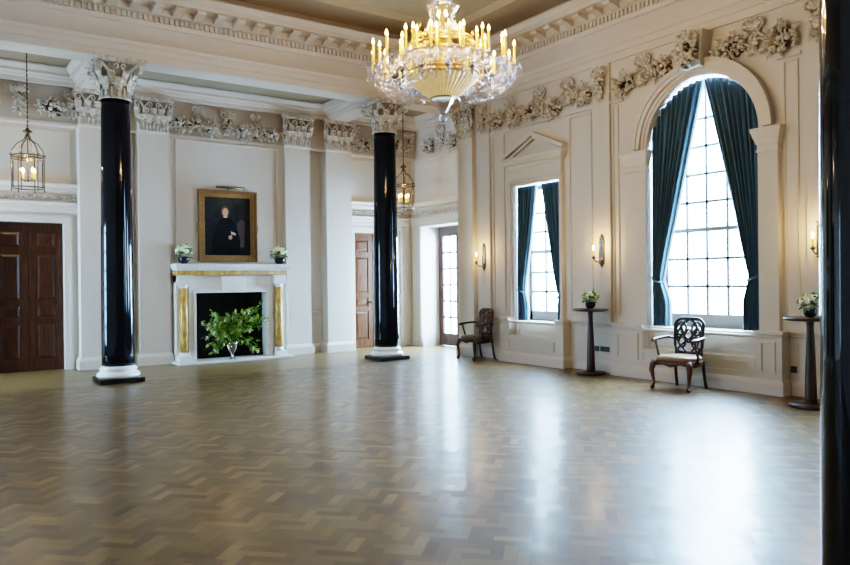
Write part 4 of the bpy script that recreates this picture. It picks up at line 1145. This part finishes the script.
m_ = MB(); m_.tube([(0, 0, 1.5), (0, 0, Z_MAIN - 3.36)], .012, 8)
zz = 1.5
while zz < Z_MAIN - 3.36 - .1: m_.ball((0, 0, zz + .05), (.02, .02, .045), 6, 5); zz += .11
m_.lathe([(.10, Z_MAIN - 3.36 - .05), (.11, Z_MAIN - 3.36 - .02), (.09, Z_MAIN - 3.36)], seg=20); m_.build('chain', M['gold'], ch)
m_ = MB(); m_.lathe([(.03, 1.22), (.10, 1.225), (.17, 1.26), (.205, 1.32), (.215, 1.33), (.16, 1.275), (.05, 1.245)], seg=24, rib=.04, ribn=12, cap=False); m_.lathe([(.02, 1.36), (.09, 1.37), (.14, 1.42), (.09, 1.39), (.02, 1.38)], seg=24, cap=False); m_.build('crown_dish', M['crystal'], ch)
# gilt galleries with bead work round the middle
m_ = MB()
for r, z in ((.43, .56), (.47, .66), (.46, .76), (.42, .86), (.36, .95)):
    m_.tube([(r * cos(2 * pi * k / 48), r * sin(2 * pi * k / 48), z) for k in range(48)], .012, 6, closed=True)
for k in range(24):
    a = 2 * pi * k / 24
    m_.tube([(cos(a) * .40, sin(a) * .40, .60), (cos(a) * .45, sin(a) * .45, .66), (cos(a + .06) * .44, sin(a + .06) * .44, .72)], .009, 5)
    m_.tube([(cos(a) * .34, sin(a) * .34, .86), (cos(a) * .36, sin(a) * .36, .92), (cos(a) * .30, sin(a) * .30, .96)], .008, 5)
m_.build('gallery', M['gold'], ch)
rg = random.Random(8)
m_ = MB(); m_.ball((0, 0, 0), (.016, .016, .026), 6, 4); gd = m_.build('gilt_drop', M['gold'], ch)
for k in range(98):
    c_ = gd if k == 0 else gd.copy()
    if k: COL.objects.link(c_)
    a = rg.uniform(0, 2 * pi); r = rg.uniform(.24, .52); c_.location = (r * cos(a), r * sin(a), rg.uniform(.54, 1.0)); q = rg.uniform(.9, 1.6); c_.scale = (q, q, q)
m_ = MB(); pts = []
for i in range(15):
    s_ = i / 14; pts.append((.13 + .27 * s_, 0, 1.28 - .62 * s_ - .14 * sin(pi * s_)))
m_.tube(pts, [.007 + .007 * (i % 2) for i in range(15)], 6); bs = m_.build('bead_swag', M['crystal'], ch)
for k in range(1, 16):
    c_ = bs.copy(); COL.objects.link(c_); c_.rotation_euler = (0, 0, 2 * pi * k / 16)
def arm_meshes(R, zc, hc):
    out = []
    a_ = MB(); pts = []
    ctrl = [(.34, .56), (.46, .42), (.60, .34), (.72, .37), (R - .02, .48), (R, zc - .05)] if R > .6 else [(.22, .70), (.30, .66), (R - .02, .68), (R, zc - .05)]
    a_.tube([(x, 0, z) for x, z in ctrl], [.014, .013, .012, .012, .011, .010][:len(ctrl)], 8)
    a_.tube([(R - .12, 0, zc - .16), (R - .19, 0, zc - .10), (R - .16, 0, zc - .03), (R - .11, 0, zc - .06)], .010, 6)
    p_ = MB(); p_.lathe([(.012, zc - .055), (.05, zc - .045), (.075, zc - .02), (.08, zc - .012), (.03, zc - .025), (.02, zc), (.016, zc + .01)], c=(R, 0, 0), seg=18, rib=.05, ribn=9, cap=False)
    c_ = MB(); c_.lathe([(.013, zc), (.013, zc + hc)], c=(R, 0, 0), seg=10)
    b_ = MB(); b_.lathe([(.008, zc + hc), (.015, zc + hc + .014), (.017, zc + hc + .028), (.011, zc + hc + .048), (.003, zc + hc + .07)], c=(R, 0, 0), seg=10)
    d_ = MB()
    for k in range(9):
        a = 2 * pi * k / 9; x, y = R + .072 * cos(a), .072 * sin(a); d_.ball((x, y, zc - .045), .011, 5, 3); d_.ball((x, y, zc - .085), (.013, .013, .027), 5, 4)
    d_.ball((R, 0, zc - .115), (.03, .03, .045), 8, 6)
    return [('arm', a_, M['crystal']), ('drip_pan', p_, M['crystal']), ('candle', c_, M['candle']), ('bulb', b_, M['bulb']), ('pendant_drops', d_, M['crystal'])]
def make_arm(R, zc, hc, ang, par):
    ms = arm_meshes(R, zc, hc); root = None
    for nm, mb_, m in ms:
        o = mb_.build(nm, m, root if root else par)
        if root is None: root = o
    root.rotation_euler = (0, 0, ang); return root
base = {}
for ring_, (R, zc, hc, n, off) in enumerate(((.84, .63, .21, 14, .13), (.74, .66, .22, 14, .13 + pi / 14), (.50, .74, .20, 12, .3))):
    first = make_arm(R, zc, hc, off, ch)
    for k in range(1, n):
        c_ = copy_tree(first, ch); c_.rotation_euler = (0, 0, off + 2 * pi * k / n + random.Random(k + ring_ * 20).uniform(-.04, .04))
b0 = MB(); b0.ball((.56, 0, .54), .050, 10, 7); b0.ball((.56, 0, .46), (.025, .025, .04), 8, 6); b0.tube([(.56, 0, .58), (.50, 0, .64), (.44, 0, .66)], .008, 6)
gb = b0.build('glass_ball', M['crystald'], ch)
for k in range(1, 12):
    c_ = copy_tree(gb, ch); c_.rotation_euler = (0, 0, 2 * pi * k / 12)

ch.scale = (.965, .965, .965)
# ------------------------------------------------------------------ lights
def area(name, loc, rot, sx, sy, col, power=0, portal=False, spread=pi):
    l = bpy.data.lights.new(name, 'AREA'); l.shape = 'RECTANGLE'; l.size = sx; l.size_y = sy; l.color = col; l.energy = power
    if portal: l.cycles.is_portal = True
    l.spread = spread
    o = bpy.data.objects.new(name, l); COL.objects.link(o); o.location = loc; o.rotation_euler = rot; return o
def point(name, loc, col, power, r=.03):
    l = bpy.data.lights.new(name, 'POINT'); l.color = col; l.energy = power; l.shadow_soft_size = r
    o = bpy.data.objects.new(name, l); COL.objects.link(o); o.location = loc; return o
side = (0, radians(58), 0)   # daylight comes down from the sky
SKY = (.42, .68, 1.0)
KL = 3.4
def sky_window(name, y0, y1, z0, z1, x, p): area(name, (x, (y0 + y1) / 2, (z0 + z1) / 2), side, z1 - z0, y1 - y0, SKY, p * KL)
sky_window('window_daylight', BW[0] - .3, BW[1] + .3, 1.0, 5.0, WX + 1.7, 760)
sky_window('window_daylight', NA[0] - .2, NA[1] + .2, .9, 3.8, WX + 1.4, 330)
sky_window('window_daylight', NB[0] - .2, NB[1] + .2, .9, 3.8, WX + 1.4, 330)  # daylight of the narrow window added unseen behind the near column
sky_window('french_door_daylight', 12.6, 14.4, .3, 3.0, RX + 1.5, 430)
area('french_door_daylight', (LX - 1.5, 13.5, 1.8), (0, radians(-58), 0), 2.7, 1.9, SKY, 90 * KL)  # daylight outside the added French door in the left wall
point('bowl_glow', (CH[0], CH[1], 3.36 + .80), (1, .64, .28), 34, .06)
point('chandelier_glow', (CH[0], CH[1], 4.42), (1, .66, .34), 70, .12)
for k in range(6):
    a = k * pi / 3; point('candle_glow', (CH[0] + .62 * cos(a), CH[1] + .62 * sin(a), 4.26), (1, .66, .32), 26, .03)
for x in (1.44, 8.78): point('lantern_glow', (x, 13.5, 3.60), (1, .72, .42), 13, .03)
for y in (11.40, 8.32, 4.73): point('sconce_glow', (WX - .26, y, 2.10), (1, .68, .34), 10, .02)
pl_ = area('picture_lamp', (5.155, PY - .12, 3.42), (radians(-28), 0, 0), .5, .03, (1, .78, .48), 2.5)
w = bpy.data.worlds.new('World'); bpy.context.scene.world = w; w.use_nodes = True
bg = w.node_tree.nodes['Background']; bg.inputs['Color'].default_value = (.44, .70, 1, 1); bg.inputs['Strength'].default_value = 26.0

# ------------------------------------------------------------------ camera (solved from the vanishing points)
F_PX, YAW, PITCH, ROLL, HCAM = 731.157, .604471, -.00221337, -.0111927, 1.55
fw = Vector((sin(YAW) * cos(PITCH), cos(YAW) * cos(PITCH), sin(PITCH))); rt = Vector((cos(YAW), -sin(YAW), 0)); up = rt.cross(fw)
r2 = rt * cos(ROLL) + up * sin(ROLL); u2 = -rt * sin(ROLL) + up * cos(ROLL)
cam = bpy.data.cameras.new('camera'); co = bpy.data.objects.new('camera', cam); COL.objects.link(co)
cam.sensor_width = 36; cam.sensor_fit = 'HORIZONTAL'; cam.lens = F_PX * 36 / 850; cam.clip_start = .05
co.matrix_world = Matrix(((r2.x, u2.x, -fw.x, 0), (r2.y, u2.y, -fw.y, 0), (r2.z, u2.z, -fw.z, HCAM), (0, 0, 0, 1)))
sc = bpy.context.scene; sc.camera = co
sc.view_settings.view_transform = 'Filmic'
sc.view_settings.look = 'High Contrast'
sc.view_settings.exposure = 0.4
cy_ = sc.cycles
cy_.use_denoising = True; cy_.max_bounces = 8; cy_.diffuse_bounces = 4; cy_.glossy_bounces = 4; cy_.transparent_max_bounces = 16
cy_.sample_clamp_indirect = 30; cy_.caustics_reflective = False; cy_.caustics_refractive = False
